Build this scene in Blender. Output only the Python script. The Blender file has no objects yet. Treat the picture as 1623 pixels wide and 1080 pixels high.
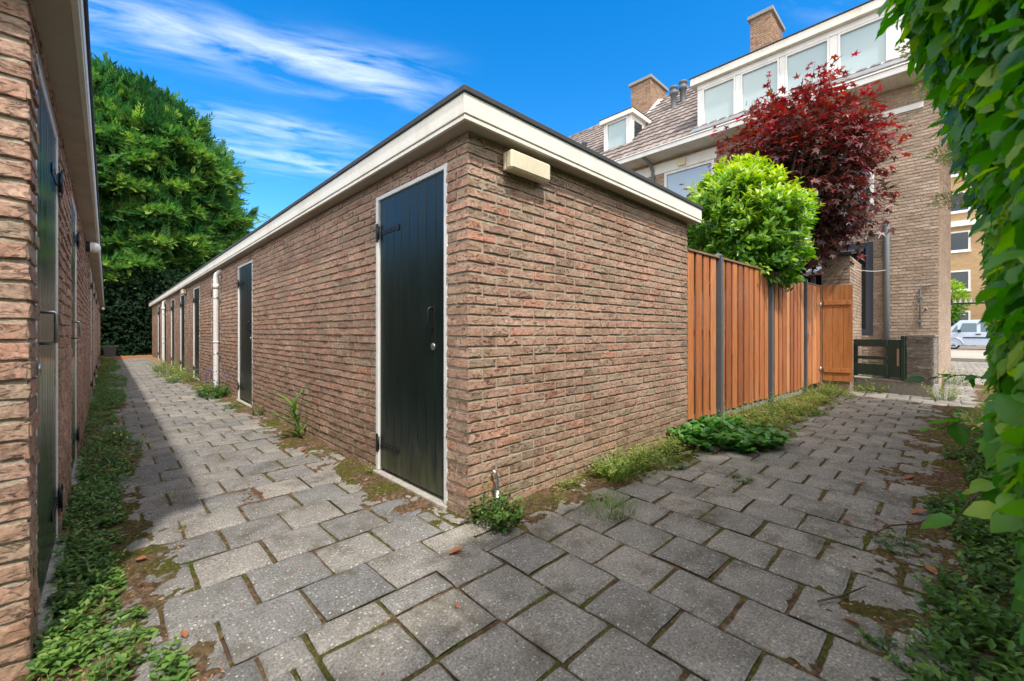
import bpy, math, random
import numpy as np
from mathutils import Vector, Matrix
PI = math.pi
rng = np.random.default_rng(11)
S = bpy.context.scene
COL = S.collection
ORI = {}

# ------------------------------------------------------------------ helpers: objects
def tag(o, label=None, cat=None, group=None, kind=None):
    if label: o['label'] = label
    if cat: o['category'] = cat
    if group: o['group'] = group
    if kind: o['kind'] = kind
    return o

def thing(name, label, cat, loc=(0, 0, 0), group=None):
    o = bpy.data.objects.new(name, None)
    o.empty_display_size = 0.2
    COL.objects.link(o)
    o.location = loc
    ORI[o.name] = np.array(loc, float)
    return tag(o, label, cat, group)

class MB:
    """collects pieces in world coordinates and links them as ONE mesh object"""
    def __init__(self):
        self.V = []; self.F = []; self.n = 0
    def add(self, verts, faces, mat=0, var=0.5, smooth=False):
        verts = np.asarray(verts, float).reshape(-1, 3)
        faces = np.asarray(faces, int)
        if faces.ndim == 1: faces = faces.reshape(1, -1)
        m = len(faces)
        mt = np.full(m, mat, int) if np.isscalar(mat) else np.asarray(mat, int)
        vr = np.full(m, var, float) if np.isscalar(var) else np.asarray(var, float)
        self.V.append(verts)
        self.F.append((faces + self.n, mt, vr, smooth))
        self.n += len(verts)
    def more(self, faces, mat=0, var=0.5, smooth=False):
        """more faces on the last added vertex block"""
        base = self.n - len(self.V[-1])
        faces = np.asarray(faces, int)
        if faces.ndim == 1: faces = faces.reshape(1, -1)
        m = len(faces)
        mt = np.full(m, mat, int) if np.isscalar(mat) else np.asarray(mat, int)
        vr = np.full(m, var, float) if np.isscalar(var) else np.asarray(var, float)
        self.F.append((faces + base, mt, vr, smooth))
    def quad(self, a, b, c, d, mat=0, var=0.5):
        self.add([a, b, c, d], [[0, 1, 2, 3]], mat, var)
    def box(self, lo, hi, mat=0, var=0.5, M=None, bev=0.0):
        lo = np.array(lo, float); hi = np.array(hi, float)
        lo, hi = np.minimum(lo, hi), np.maximum(lo, hi)
        if bev <= 0 or min(hi - lo) < 2.2 * bev:
            v = np.array([[x, y, z] for x in (lo[0], hi[0]) for y in (lo[1], hi[1]) for z in (lo[2], hi[2])])
            f = [[0, 1, 3, 2], [4, 6, 7, 5], [0, 4, 5, 1], [2, 3, 7, 6], [0, 2, 6, 4], [1, 5, 7, 3]]
            if M is not None: v = xf(v, M)
            self.add(v, f, mat, var)
            return
        c = (lo + hi) / 2; h = (hi - lo) / 2
        vs = []; idx = {}
        for sx in (-1, 1):
            for sy in (-1, 1):
                for sz in (-1, 1):
                    s = np.array([sx, sy, sz])
                    for ax in range(3):
                        p = s * (h - bev); p[ax] = s[ax] * h[ax]
                        idx[(sx, sy, sz, ax)] = len(vs); vs.append(c + p)
        q = []; t = []
        for ax in range(3):
            o = [a for a in range(3) if a != ax]
            for s in (-1, 1):
                r = []
                for (a, b) in ((-1, -1), (1, -1), (1, 1), (-1, 1)):
                    k = [0, 0, 0]; k[ax] = s; k[o[0]] = a; k[o[1]] = b
                    r.append(idx[(k[0], k[1], k[2], ax)])
                q.append(r if (s > 0) == (ax != 1) else r[::-1])
        for ax in range(3):
            o = [a for a in range(3) if a != ax]
            for a in (-1, 1):
                for b in (-1, 1):
                    r = []
                    for (s, w) in ((-1, o[0]), (1, o[0]), (1, o[1]), (-1, o[1])):
                        k = [0, 0, 0]; k[ax] = s; k[o[0]] = a; k[o[1]] = b
                        r.append(idx[(k[0], k[1], k[2], w)])
                    q.append(r)
        for sx in (-1, 1):
            for sy in (-1, 1):
                for sz in (-1, 1):
                    t.append([idx[(sx, sy, sz, a)] for a in range(3)])
        v = np.array(vs)
        if M is not None: v = xf(v, M)
        self.add(v, q, mat, var)
        self.more(t, mat, var)
    def tube(self, pts, rad, seg=8, mat=0, var=0.5, caps=True, smooth=True):
        pts = np.asarray(pts, float); n = len(pts)
        rad = np.full(n, rad, float) if np.isscalar(rad) else np.asarray(rad, float)
        tg = np.gradient(pts, axis=0) if n > 2 else np.repeat((pts[1] - pts[0])[None], n, 0)
        tg /= np.linalg.norm(tg, axis=1)[:, None] + 1e-9
        up = np.array([0.31, 0.17, 1.0]) if abs(tg[0][2]) < 0.9 else np.array([1.0, 0.2, 0.1])
        ring = []
        a = np.arange(seg) / seg * 2 * PI
        x = np.cross(up, tg[0]); x /= np.linalg.norm(x)
        for i in range(n):
            x = x - tg[i] * np.dot(x, tg[i]); x /= np.linalg.norm(x) + 1e-9
            y = np.cross(tg[i], x)
            ring.append(pts[i] + rad[i] * (np.cos(a)[:, None] * x + np.sin(a)[:, None] * y))
        v = np.concatenate(ring)
        k = np.arange(seg); k2 = (k + 1) % seg
        f = np.concatenate([np.stack([i * seg + k, i * seg + k2, (i + 1) * seg + k2, (i + 1) * seg + k], 1) for i in range(n - 1)])
        self.add(v, f, mat, var, smooth)
        if caps:
            self.more([list(range(seg))[::-1]], mat, var)
            self.more([list(range((n - 1) * seg, n * seg))], mat, var)
    def prism(self, poly, d, mat=0, var=0.5):
        """planar polygon pushed along vector d"""
        p = np.asarray(poly, float); n = len(p); d = np.asarray(d, float)
        v = np.concatenate([p, p + d])
        k = np.arange(n); k2 = (k + 1) % n
        self.add(v, np.stack([k, k2, k2 + n, k + n], 1), mat, var)
        self.more([list(range(n))[::-1]], mat, var)
        self.more([list(range(n, 2 * n))], mat, var)
    def lathe(self, c, prof, seg=20, mat=0, var=0.5, axis=2, smooth=True):
        a = np.arange(seg) / seg * 2 * PI
        v = []
        for r, z in prof:
            p = np.zeros((seg, 3))
            o = [i for i in range(3) if i != axis]
            p[:, o[0]] = r * np.cos(a); p[:, o[1]] = r * np.sin(a); p[:, axis] = z
            v.append(p + np.array(c))
        v = np.concatenate(v); k = np.arange(seg); k2 = (k + 1) % seg
        f = np.concatenate([np.stack([i * seg + k, i * seg + k2, (i + 1) * seg + k2, (i + 1) * seg + k], 1) for i in range(len(prof) - 1)])
        self.add(v, f, mat, var, smooth)
        self.more([list(range(seg))], mat, var)
        self.more([list(range((len(prof) - 1) * seg, len(prof) * seg))], mat, var)
    def build(self, name, mats, parent=None, loc=None, kind=None):
        mats = mats if isinstance(mats, (list, tuple)) else [mats]
        if parent is not None: org = ORI[parent.name]
        else: org = np.array(loc if loc is not None else (0, 0, 0), float)
        v = np.concatenate(self.V) - org
        me = bpy.data.meshes.new(name)
        me.vertices.add(len(v)); me.vertices.foreach_set('co', v.ravel())
        lv = np.concatenate([f[0].ravel() for f in self.F])
        tot = np.concatenate([np.full(len(f[0]), f[0].shape[1]) for f in self.F])
        me.loops.add(len(lv)); me.loops.foreach_set('vertex_index', lv)
        me.polygons.add(len(tot))
        me.polygons.foreach_set('loop_start', np.concatenate([[0], np.cumsum(tot)[:-1]]))
        me.polygons.foreach_set('loop_total', tot)
        me.polygons.foreach_set('material_index', np.concatenate([f[1] for f in self.F]))
        me.polygons.foreach_set('use_smooth', np.concatenate([np.full(len(f[0]), bool(f[3])) for f in self.F]))
        for m in mats: me.materials.append(m)
        at = me.attributes.new('var', 'FLOAT', 'FACE')
        at.data.foreach_set('value', np.concatenate([f[2] for f in self.F]))
        me.update(); me.validate()
        o = bpy.data.objects.new(name, me); COL.objects.link(o)
        if parent is not None: o.parent = parent
        else: o.location = org
        ORI[o.name] = org
        if kind: o['kind'] = kind
        return o

def xf(v, M):
    M = np.array(M); return v @ M[:3, :3].T + M[:3, 3]
def T(x, y, z): return Matrix.Translation((x, y, z))
def R(a, ax): return Matrix.Rotation(a, 4, ax)
def nrm(v): return v / (np.linalg.norm(v, axis=-1, keepdims=True) + 1e-9)

def vnoise(x, y, seed=0):
    """smooth value noise in 0..1 on numpy arrays"""
    xi = np.floor(x).astype(np.int64); yi = np.floor(y).astype(np.int64)
    fx = x - xi; fy = y - yi
    fx = fx * fx * (3 - 2 * fx); fy = fy * fy * (3 - 2 * fy)
    def h(a, b):
        n = (a * 374761393 + b * 668265263 + seed * 982451653) & 0x7fffffff
        n = ((n ^ (n >> 13)) * 1274126177) & 0x7fffffff
        n = n ^ (n >> 16)
        return (n & 0xffff) / 65535.0
    return (h(xi, yi) * (1 - fx) + h(xi + 1, yi) * fx) * (1 - fy) + (h(xi, yi + 1) * (1 - fx) + h(xi + 1, yi + 1) * fx) * fy
def fbm(x, y, seed=0, o=4):
    s = 0; a = 0.5; t = 0
    for i in range(o):
        s = s + a * vnoise(x * 2 ** i, y * 2 ** i, seed + i * 7); t += a; a *= 0.55
    return s / t
def sstep(a, b, x):
    t = np.clip((x - a) / (b - a), 0, 1); return t * t * (3 - 2 * t)

# ------------------------------------------------------------------ helpers: materials
class NT:
    def __init__(self, name):
        self.m = bpy.data.materials.new(name); self.m.use_nodes = True
        self.t = self.m.node_tree; self.b = self.t.nodes['Principled BSDF']
    def n(self, typ, **k):
        o = self.t.nodes.new(typ)
        for a, b in k.items(): setattr(o, a, b)
        return o
    def put(self, sock, v):
        if isinstance(v, bpy.types.NodeSocket): self.t.links.new(v, sock)
        elif isinstance(v, (tuple, list)) and len(v) == 3 and sock.type == 'RGBA': sock.default_value = (*v, 1)
        else: sock.default_value = v
    def obj(self): return self.n('ShaderNodeTexCoord').outputs['Object']
    def var(self): return self.n('ShaderNodeAttribute', attribute_name='var').outputs['Fac']
    def mapping(self, vec, scale=(1, 1, 1), rot=(0, 0, 0), loc=(0, 0, 0)):
        o = self.n('ShaderNodeMapping'); self.put(o.inputs['Vector'], vec)
        o.inputs['Scale'].default_value = scale; o.inputs['Rotation'].default_value = rot; o.inputs['Location'].default_value = loc
        return o.outputs[0]
    def noise(self, vec, scale, detail=4, rough=0.55, dist=0.0):
        o = self.n('ShaderNodeTexNoise'); self.put(o.inputs['Vector'], vec)
        o.inputs['Scale'].default_value = scale; o.inputs['Detail'].default_value = detail
        o.inputs['Roughness'].default_value = rough; o.inputs['Distortion'].default_value = dist
        return o.outputs['Fac']
    def voro(self, vec, scale, feature='F1'):
        o = self.n('ShaderNodeTexVoronoi', feature=feature); self.put(o.inputs['Vector'], vec); o.inputs['Scale'].default_value = scale
        return o
    def ramp(self, fac, stops, interp='LINEAR'):
        o = self.n('ShaderNodeValToRGB'); self.put(o.inputs[0], fac); e = o.color_ramp.elements
        o.color_ramp.interpolation = interp
        while len(e) < len(stops): e.new(0.5)
        for i, (p, c) in enumerate(stops):
            e[i].position = p
            e[i].color = (c, c, c, 1) if not isinstance(c, (tuple, list)) else (*c, 1)
        return o.outputs[0]
    def mix(self, fac, a, b, blend='MIX'):
        o = self.n('ShaderNodeMix', data_type='RGBA', blend_type=blend)
        self.put(o.inputs[0], fac); self.put(o.inputs[6], a); self.put(o.inputs[7], b)
        return o.outputs[2]
    def math(self, op, a, b=0.0, c=None, clamp=False):
        o = self.n('ShaderNodeMath', operation=op, use_clamp=clamp)
        self.put(o.inputs[0], a); self.put(o.inputs[1], b)
        if c is not None: self.put(o.inputs[2], c)
        return o.outputs[0]
    def sep(self, v):
        o = self.n('ShaderNodeSeparateXYZ'); self.put(o.inputs[0], v); return o.outputs
    def bump(self, h, strength=0.5, dist=0.01, normal=None):
        o = self.n('ShaderNodeBump'); o.inputs['Strength'].default_value = strength; o.inputs['Distance'].default_value = dist
        self.put(o.inputs['Height'], h)
        if normal is not None: self.put(o.inputs['Normal'], normal)
        return o.outputs[0]
    def done(self, col=None, rough=None, normal=None, spec=None, metal=None):
        b = self.b
        if col is not None: self.put(b.inputs['Base Color'], col)
        if rough is not None: self.put(b.inputs['Roughness'], rough)
        if normal is not None: self.put(b.inputs['Normal'], normal)
        if spec is not None: self.put(b.inputs['Specular IOR Level'], spec)
        if metal is not None: self.put(b.inputs['Metallic'], metal)
        return self.m

def m_brick(name, stops, moss=0.0, dusty=0.25):
    k = NT(name); p = k.obj(); v = k.var()
    base = k.ramp(v, stops)
    n1 = k.noise(p, 9, 6, 0.6); n2 = k.noise(p, 70, 5, 0.65); n3 = k.noise(p, 2.2, 3, 0.5)
    c = k.mix(k.ramp(n1, [(0.35, 0.0), (0.7, dusty * 2.2)]), base, (0.44, 0.355, 0.275))
    c = k.mix(0.75, c, k.ramp(n2, [(0.3, 0.45), (0.7, 1.25)]), 'MULTIPLY')
    c = k.mix(0.7, c, k.ramp(n3, [(0.3, 0.68), (0.7, 1.2)]), 'MULTIPLY')
    if moss > 0:
        z = k.sep(p)[2]
        mm = k.math('MULTIPLY', k.ramp(k.math('ADD', z, k.math('MULTIPLY', k.noise(p, 3.0, 5, 0.6), 0.5)), [(0.25, 1.0), (0.85, 0.0)]), k.ramp(k.noise(p, 14, 5, 0.7), [(0.4, 0.0), (0.65, 1.0)]))
        c = k.mix(k.math('MULTIPLY', mm, moss), c, (0.12, 0.115, 0.05))
    # hand-moulded creases: stretched, warped ridges
    cr = k.noise(k.mapping(p, (14, 14, 34), (0.25, 0.2, 0.0)), 1.0, 5, 0.62, 2.2)
    crease = k.ramp(cr, [(0.37, 0.0), (0.425, 0.7), (0.5, 1.0)])
    c = k.mix(0.8, c, k.ramp(crease, [(0.0, 0.2), (1.0, 1.08)]), 'MULTIPLY')
    nb = k.bump(crease, 0.65, 0.005)
    nb = k.bump(n2, 0.7, 0.004, nb)
    nb = k.bump(k.noise(p, 320, 3, 0.6), 0.3, 0.0015, nb)
    return k.done(c, 0.93, nb, 0.2)

def m_mortar(name, col=(0.31, 0.27, 0.22)):
    k = NT(name); p = k.obj()
    n1 = k.noise(p, 25, 6, 0.7); n2 = k.noise(p, 160, 4, 0.6)
    c = k.mix(k.ramp(n1, [(0.3, 0), (0.7, 1)]), tuple(x * 0.72 for x in col), tuple(x * 1.15 for x in col))
    c = k.mix(0.6, c, k.ramp(n2, [(0.3, 0.7), (0.7, 1.15)]), 'MULTIPLY')
    nb = k.bump(n2, 0.7, 0.004, k.bump(n1, 0.8, 0.01))
    return k.done(c, 0.95, nb, 0.15)

def m_paint(name, col, rough=0.4, dirt=(0.2, 0.17, 0.12), amt=0.35, bumpy=0.15, scale=3.0):
    k = NT(name); p = k.obj()
    n1 = k.noise(k.mapping(p, (1, 1, 0.35)), scale, 6, 0.65); n2 = k.noise(p, 40, 4, 0.6)
    c = k.mix(k.math('MULTIPLY', k.ramp(n1, [(0.48, 0), (0.78, 1)]), amt), col, dirt)
    c = k.mix(0.25, c, k.ramp(n2, [(0.3, 0.75), (0.7, 1.1)]), 'MULTIPLY')
    r = k.ramp(n1, [(0.3, rough), (0.8, min(1, rough + 0.25))])
    return k.done(c, r, k.bump(n2, bumpy, 0.003), 0.5)

def m_wood(name, stops, rough=0.6, axis=(9, 9, 0.7), dark=0.35, spec=0.35):
    k = NT(name); p = k.obj(); v = k.var()
    off = k.n('ShaderNodeVectorMath', operation='ADD'); k.put(off.inputs[0], p)
    cm = k.n('ShaderNodeCombineXYZ'); k.put(cm.inputs[0], k.math('MULTIPLY', v, 37.0)); k.put(cm.inputs[2], k.math('MULTIPLY', v, 91.0)); k.put(off.inputs[1], cm.outputs[0])
    q = k.mapping(off.outputs[0], axis)
    g = k.noise(q, 3.2, 6, 0.62, 0.8); g2 = k.noise(q, 16, 3, 0.6, 0.2); w = k.noise(p, 1.7, 4, 0.6)
    c = k.ramp(v, stops)
    c = k.mix(1.0, c, k.ramp(g, [(0.3, 1.0 - dark), (0.55, 1.0), (0.75, 1.2)]), 'MULTIPLY')
    c = k.mix(0.5, c, k.ramp(g2, [(0.35, 0.75), (0.6, 1.1)]), 'MULTIPLY')
    c = k.mix(k.ramp(w, [(0.5, 0.0), (0.8, 0.3)]), c, (0.34, 0.22, 0.15))
    return k.done(c, rough, k.bump(g2, 0.4, 0.003), spec)

def m_leaf(name, stops, trans=0.35, rough=0.42, spec=0.45, tcol=None):
    k = NT(name); v = k.var(); p = k.obj()
    c = k.ramp(v, stops)
    c = k.mix(0.35, c, k.ramp(k.noise(p, 30, 3, 0.5), [(0.3, 0.7), (0.7, 1.2)]), 'MULTIPLY')
    k.done(c, rough, None, spec)
    tr = k.n('ShaderNodeBsdfTranslucent')
    hs = k.n('ShaderNodeHueSaturation'); hs.inputs['Saturation'].default_value = 1.15; hs.inputs['Value'].default_value = 1.7
    k.put(hs.inputs['Color'], c); k.put(tr.inputs['Color'], hs.outputs[0])
    mx = k.n('ShaderNodeMixShader'); mx.inputs[0].default_value = trans
    k.put(mx.inputs[1], k.b.outputs[0]); k.put(mx.inputs[2], tr.outputs[0])
    out = [x for x in k.t.nodes if x.type == 'OUTPUT_MATERIAL'][0]
    k.put(out.inputs['Surface'], mx.outputs[0])
    return k.m

def m_plain(name, col, rough=0.5, metal=0.0, spec=0.5, nscale=30, namt=0.3):
    k = NT(name); p = k.obj()
    n = k.noise(p, nscale, 5, 0.6)
    c = k.mix(namt, col, k.ramp(n, [(0.3, 0.55), (0.7, 1.3)]), 'MULTIPLY')
    return k.done(c, rough, k.bump(n, 0.15, 0.002), spec, metal)

B_STOPS = [(0.0, (0.28, 0.165, 0.115)), (0.2, (0.40, 0.21, 0.145)), (0.42, (0.36, 0.225, 0.155)), (0.52, (0.34, 0.245, 0.17)), (0.62, (0.41, 0.235, 0.165)), (0.88, (0.47, 0.285, 0.21)), (1.0, (0.49, 0.215, 0.14))]
MAT = {}
MAT['brick'] = m_brick('shed_brick', B_STOPS, 0.55)
MAT['brick_house'] = m_brick('house_brick', [(0.0, (0.31, 0.215, 0.155)), (0.35, (0.37, 0.265, 0.195)), (0.7, (0.42, 0.30, 0.225)), (1.0, (0.45, 0.34, 0.27))], 0.15)
MAT['brick_grey'] = m_brick('grey_brick', [(0.0, (0.11, 0.105, 0.10)), (1.0, (0.2, 0.19, 0.18))], 0.3)
MAT['brick_chim'] = m_brick('chimney_brick', [(0.0, (0.24, 0.12, 0.07)), (0.5, (0.34, 0.18, 0.10)), (1.0, (0.42, 0.26, 0.16))])
MAT['mortar'] = m_mortar('mortar', (0.48, 0.40, 0.31))
MAT['mortar_house'] = m_mortar('pale_mortar', (0.42, 0.37, 0.31))
MAT['mortar_grey'] = m_mortar('grey_mortar', (0.27, 0.26, 0.25))
MAT['cream'] = m_paint('cream_paint', (0.73, 0.70, 0.62), 0.45, (0.34, 0.29, 0.2), 0.42)
MAT['white'] = m_paint('white_paint', (0.74, 0.74, 0.72), 0.4, (0.35, 0.33, 0.3), 0.35)
MAT['soffit'] = m_paint('soffit_board', (0.45, 0.40, 0.33), 0.7, (0.2, 0.15, 0.09), 0.6, 0.4, 1.6)
MAT['bitumen'] = m_plain('bitumen', (0.035, 0.037, 0.038), 0.75)
MAT['iron'] = m_plain('black_iron', (0.012, 0.013, 0.014), 0.45, 0.3)
MAT['steel'] = m_plain('grey_steel', (0.42, 0.42, 0.41), 0.35, 0.9)
MAT['postgrey'] = m_plain('grey_post', (0.10, 0.11, 0.125), 0.6)
MAT['pvc'] = m_paint('white_pvc', (0.72, 0.72, 0.70), 0.35, (0.4, 0.38, 0.33), 0.3)
MAT['zinc'] = m_paint('zinc_pipe', (0.17, 0.19, 0.205), 0.5, (0.1, 0.1, 0.1), 0.3)
MAT['ivory'] = m_paint('ivory_plastic', (0.68, 0.60, 0.43), 0.4, (0.4, 0.3, 0.16), 0.35, 0.1)
MAT['lens'] = m_plain('frosted_lens', (0.78, 0.78, 0.76), 0.25)
MAT['conc'] = m_mortar('concrete', (0.3, 0.28, 0.255))
MAT['conc_light'] = m_mortar('light_concrete', (0.42, 0.39, 0.34))

def m_door(name, col, algae, rough):
    k = NT(name); p = k.obj(); v = k.var()
    n1 = k.noise(k.mapping(p, (3, 3, 0.6)), 3, 5, 0.6); n2 = k.noise(k.mapping(p, (30, 30, 3)), 3, 4, 0.6)
    z = k.sep(p)[2]
    a = k.math('MULTIPLY', k.ramp(k.math('ADD', z, k.math('MULTIPLY', k.noise(k.mapping(p, (9, 9, 2)), 2.0, 5, 0.65), 0.8)), [(0.3, 1.0), (0.72, 0.0)]), algae)
    c = k.mix(a, col, (0.15, 0.145, 0.075))
    c = k.mix(0.4, c, k.ramp(n1, [(0.3, 0.6), (0.7, 1.4)]), 'MULTIPLY')
    sp = k.voro(p, 21).outputs['Distance']
    chip = k.math('MULTIPLY', k.math('LESS_THAN', sp, 0.045), k.ramp(k.noise(p, 2.0, 2), [(0.52, 0), (0.56, 1)]))
    c = k.mix(k.math('MULTIPLY', chip, 0.7), c, (0.4, 0.42, 0.42))
    r = k.math('ADD', k.math('MULTIPLY', a, 0.5), k.ramp(n1, [(0.3, rough), (0.75, rough + 0.14)]))
    return k.done(c, r, k.bump(n2, 0.12, 0.002, k.bump(n1, 0.25, 0.004)), 0.38)
MAT['door'] = m_door('dark_green_door_paint', (0.006, 0.014, 0.012), 0.7, 0.27)
MAT['door_gloss'] = m_door('glossy_green_door_paint', (0.010, 0.034, 0.020), 0.35, 0.1)
MAT['gate_green'] = m_paint('worn_green_paint', (0.012, 0.038, 0.028), 0.4, (0.1, 0.1, 0.09), 0.45, 0.3, 5)
MAT['cedar'] = m_wood('cedar', [(0.0, (0.30, 0.10, 0.042)), (0.35, (0.45, 0.15, 0.052)), (0.7, (0.55, 0.20, 0.07)), (1.0, (0.60, 0.27, 0.115))])
MAT['cedar_rail'] = m_wood('cedar_rail', [(0.0, (0.24, 0.14, 0.085)), (1.0, (0.28, 0.17, 0.11))], axis=(1, 12, 12))
MAT['cedar_gate'] = m_wood('varnished_gate', [(0.0, (0.36, 0.13, 0.035)), (1.0, (0.46, 0.18, 0.055))], 0.45)
MAT['bark'] = m_wood('bark', [(0.0, (0.07, 0.052, 0.04)), (1.0, (0.11, 0.085, 0.065))], 0.9)
MAT['stem'] = m_plain('green_stem', (0.12, 0.16, 0.05), 0.6)
MAT['rstem'] = m_plain('red_stem', (0.13, 0.05, 0.04), 0.6)
MAT['straw'] = m_plain('straw', (0.42, 0.33, 0.17), 0.8)

def m_paver():
    k = NT('concrete_paver'); p = k.obj(); v = k.var()
    base = k.ramp(v, [(0.0, (0.155, 0.157, 0.16)), (0.45, (0.225, 0.213, 0.195)), (0.85, (0.30, 0.275, 0.24)), (0.9, (0.34, 0.31, 0.26)), (1.0, (0.4, 0.36, 0.3))])
    n1 = k.noise(p, 5, 6, 0.65); n2 = k.noise(p, 110, 5, 0.75); n3 = k.noise(p, 19, 5, 0.7)
    c = k.mix(0.75, base, k.ramp(n1, [(0.3, 0.68), (0.7, 1.22)]), 'MULTIPLY')
    c = k.mix(0.85, c, k.ramp(n2, [(0.36, 0.38), (0.64, 1.5)]), 'MULTIPLY')
    ds = k.ramp(k.noise(p, 3.3, 7, 0.75), [(0.5, 0.0), (0.66, 0.8)])
    c = k.mix(ds, c, (0.085, 0.072, 0.048))
    vo = k.voro(p, 70)
    keep = k.math('GREATER_THAN', k.sep(vo.outputs['Color'])[0], 0.72)
    sz = k.math('LESS_THAN', vo.outputs['Distance'], 0.3)
    sp = k.math('MULTIPLY', k.math('MULTIPLY', keep, sz), k.ramp(n3, [(0.38, 0.25), (0.6, 1.0)]))
    c = k.mix(k.math('MULTIPLY', sp, 0.85), c, (0.6, 0.57, 0.5))
    h = k.math('ADD', n2, k.math('MULTIPLY', sp, 0.4))
    nb = k.bump(h, 0.8, 0.006, k.bump(n3, 0.5, 0.008))
    return k.done(c, 0.88, nb, 0.3)
MAT['paver'] = m_paver()

def m_soil():
    k = NT('mossy_soil'); p = k.obj()
    a = k.noise(p, 2.3, 6, 0.65); b = k.noise(p, 30, 6, 0.7); c3 = k.noise(p, 140, 4, 0.7)
    soil = k.ramp(b, [(0.3, (0.045, 0.03, 0.018)), (0.48, (0.12, 0.076, 0.045)), (0.62, (0.23, 0.15, 0.09)), (0.78, (0.34, 0.25, 0.16))])
    moss = k.ramp(k.noise(p, 60, 5, 0.7), [(0.3, (0.035, 0.042, 0.010)), (0.55, (0.105, 0.10, 0.022)), (0.75, (0.21, 0.18, 0.045))])
    c = k.mix(k.ramp(a, [(0.45, 0.0), (0.57, 1.0)]), soil, moss)
    y = k.sep(p)[1]
    orange = k.ramp(k.math('ADD', y, k.math('MULTIPLY', k.noise(p, 0.7, 3), 4.0)), [(0.0, 0.0), (1.0, 1.0)])
    far = k.math('MULTIPLY', k.math('GREATER_THAN', k.math('ADD', y, k.math('MULTIPLY', a, 3.0)), 20.5), 0.85)
    c = k.mix(far, c, k.ramp(b, [(0.3, (0.22, 0.1, 0.045)), (0.7, (0.46, 0.23, 0.11))]))
    nb = k.bump(c3, 0.9, 0.01, k.bump(b, 0.9, 0.02))
    return k.done(c, 0.96, nb, 0.15)
MAT['soil'] = m_soil()

G1 = [(0.0, (0.03, 0.085, 0.018)), (0.4, (0.055, 0.14, 0.024)), (0.75, (0.095, 0.20, 0.03)), (1.0, (0.17, 0.26, 0.05))]
MAT['weed'] = m_leaf('weed_leaf', G1, 0.3)
MAT['weed_left'] = m_leaf('mixed_weed_leaf', [(0.0, (0.045, 0.10, 0.022)), (0.4, (0.09, 0.19, 0.035)), (0.8, (0.15, 0.27, 0.045)), (1.0, (0.24, 0.30, 0.08))], 0.3)
MAT['weed_pale'] = m_leaf('pale_weed_leaf', [(0.0, (0.11, 0.16, 0.035)), (0.5, (0.21, 0.29, 0.06)), (1.0, (0.36, 0.38, 0.1))], 0.3)
MAT['bramble'] = m_leaf('bramble_leaf', [(0.0, (0.03, 0.12, 0.025)), (0.6, (0.065, 0.22, 0.04)), (1.0, (0.15, 0.32, 0.06))], 0.3, 0.3)
MAT['grass'] = m_leaf('grass_blade', [(0.0, (0.07, 0.15, 0.02)), (0.7, (0.14, 0.28, 0.035)), (1.0, (0.24, 0.27, 0.08))], 0.3)
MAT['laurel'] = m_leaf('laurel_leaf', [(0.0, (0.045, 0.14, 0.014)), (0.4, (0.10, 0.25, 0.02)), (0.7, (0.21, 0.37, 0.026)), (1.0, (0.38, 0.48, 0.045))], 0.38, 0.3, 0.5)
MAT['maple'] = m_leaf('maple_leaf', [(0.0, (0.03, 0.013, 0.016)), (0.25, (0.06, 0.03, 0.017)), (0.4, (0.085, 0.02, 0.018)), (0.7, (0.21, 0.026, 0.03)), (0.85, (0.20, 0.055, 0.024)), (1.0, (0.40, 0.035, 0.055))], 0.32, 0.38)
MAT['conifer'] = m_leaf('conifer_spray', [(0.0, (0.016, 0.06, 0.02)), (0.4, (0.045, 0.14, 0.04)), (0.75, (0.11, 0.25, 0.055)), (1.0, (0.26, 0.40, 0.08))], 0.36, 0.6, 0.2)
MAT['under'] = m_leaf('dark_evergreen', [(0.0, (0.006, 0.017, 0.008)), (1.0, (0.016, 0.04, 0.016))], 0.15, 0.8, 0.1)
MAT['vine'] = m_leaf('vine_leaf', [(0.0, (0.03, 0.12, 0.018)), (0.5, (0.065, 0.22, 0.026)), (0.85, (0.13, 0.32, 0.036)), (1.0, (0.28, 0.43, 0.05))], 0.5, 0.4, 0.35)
MAT['bloom'] = m_leaf('seedhead', [(0.0, (0.30, 0.30, 0.09)), (1.0, (0.5, 0.47, 0.2))], 0.3, 0.7)
MAT['dry'] = m_leaf('dry_leaf', [(0.0, (0.16, 0.06, 0.03)), (0.5, (0.33, 0.13, 0.06)), (1.0, (0.5, 0.3, 0.13))], 0.1, 0.7)
MAT['violet'] = m_leaf('violet_flower', [(0.0, (0.14, 0.12, 0.42)), (1.0, (0.25, 0.2, 0.55))], 0.3, 0.6)
MAT['yellow'] = m_leaf('yellow_flower', [(0.0, (0.6, 0.45, 0.02)), (1.0, (0.75, 0.6, 0.05))], 0.2, 0.6)
MAT['pane'] = m_plain('window_pane', (0.36, 0.46, 0.48), 0.06, 0, 0.7, 2, 0.12)
MAT['blind'] = m_plain('blind_pane', (0.26, 0.38, 0.52), 0.12, 0, 0.6, 2, 0.1)
MAT['vanpane'] = m_plain('van_glass', (0.09, 0.14, 0.17), 0.08, 0, 0.6, 2, 0.1)
MAT['darkpane'] = m_plain('dark_pane', (0.02, 0.028, 0.035), 0.06, 0, 0.6, 2, 0.1)
MAT['navy'] = m_paint('dark_blue_paint', (0.035, 0.048, 0.07), 0.4, (0.1, 0.1, 0.1), 0.2)
MAT['lead'] = m_plain('lead_flashing', (0.25, 0.26, 0.28), 0.5, 0.3, 0.5, 9, 0.6)

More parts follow.
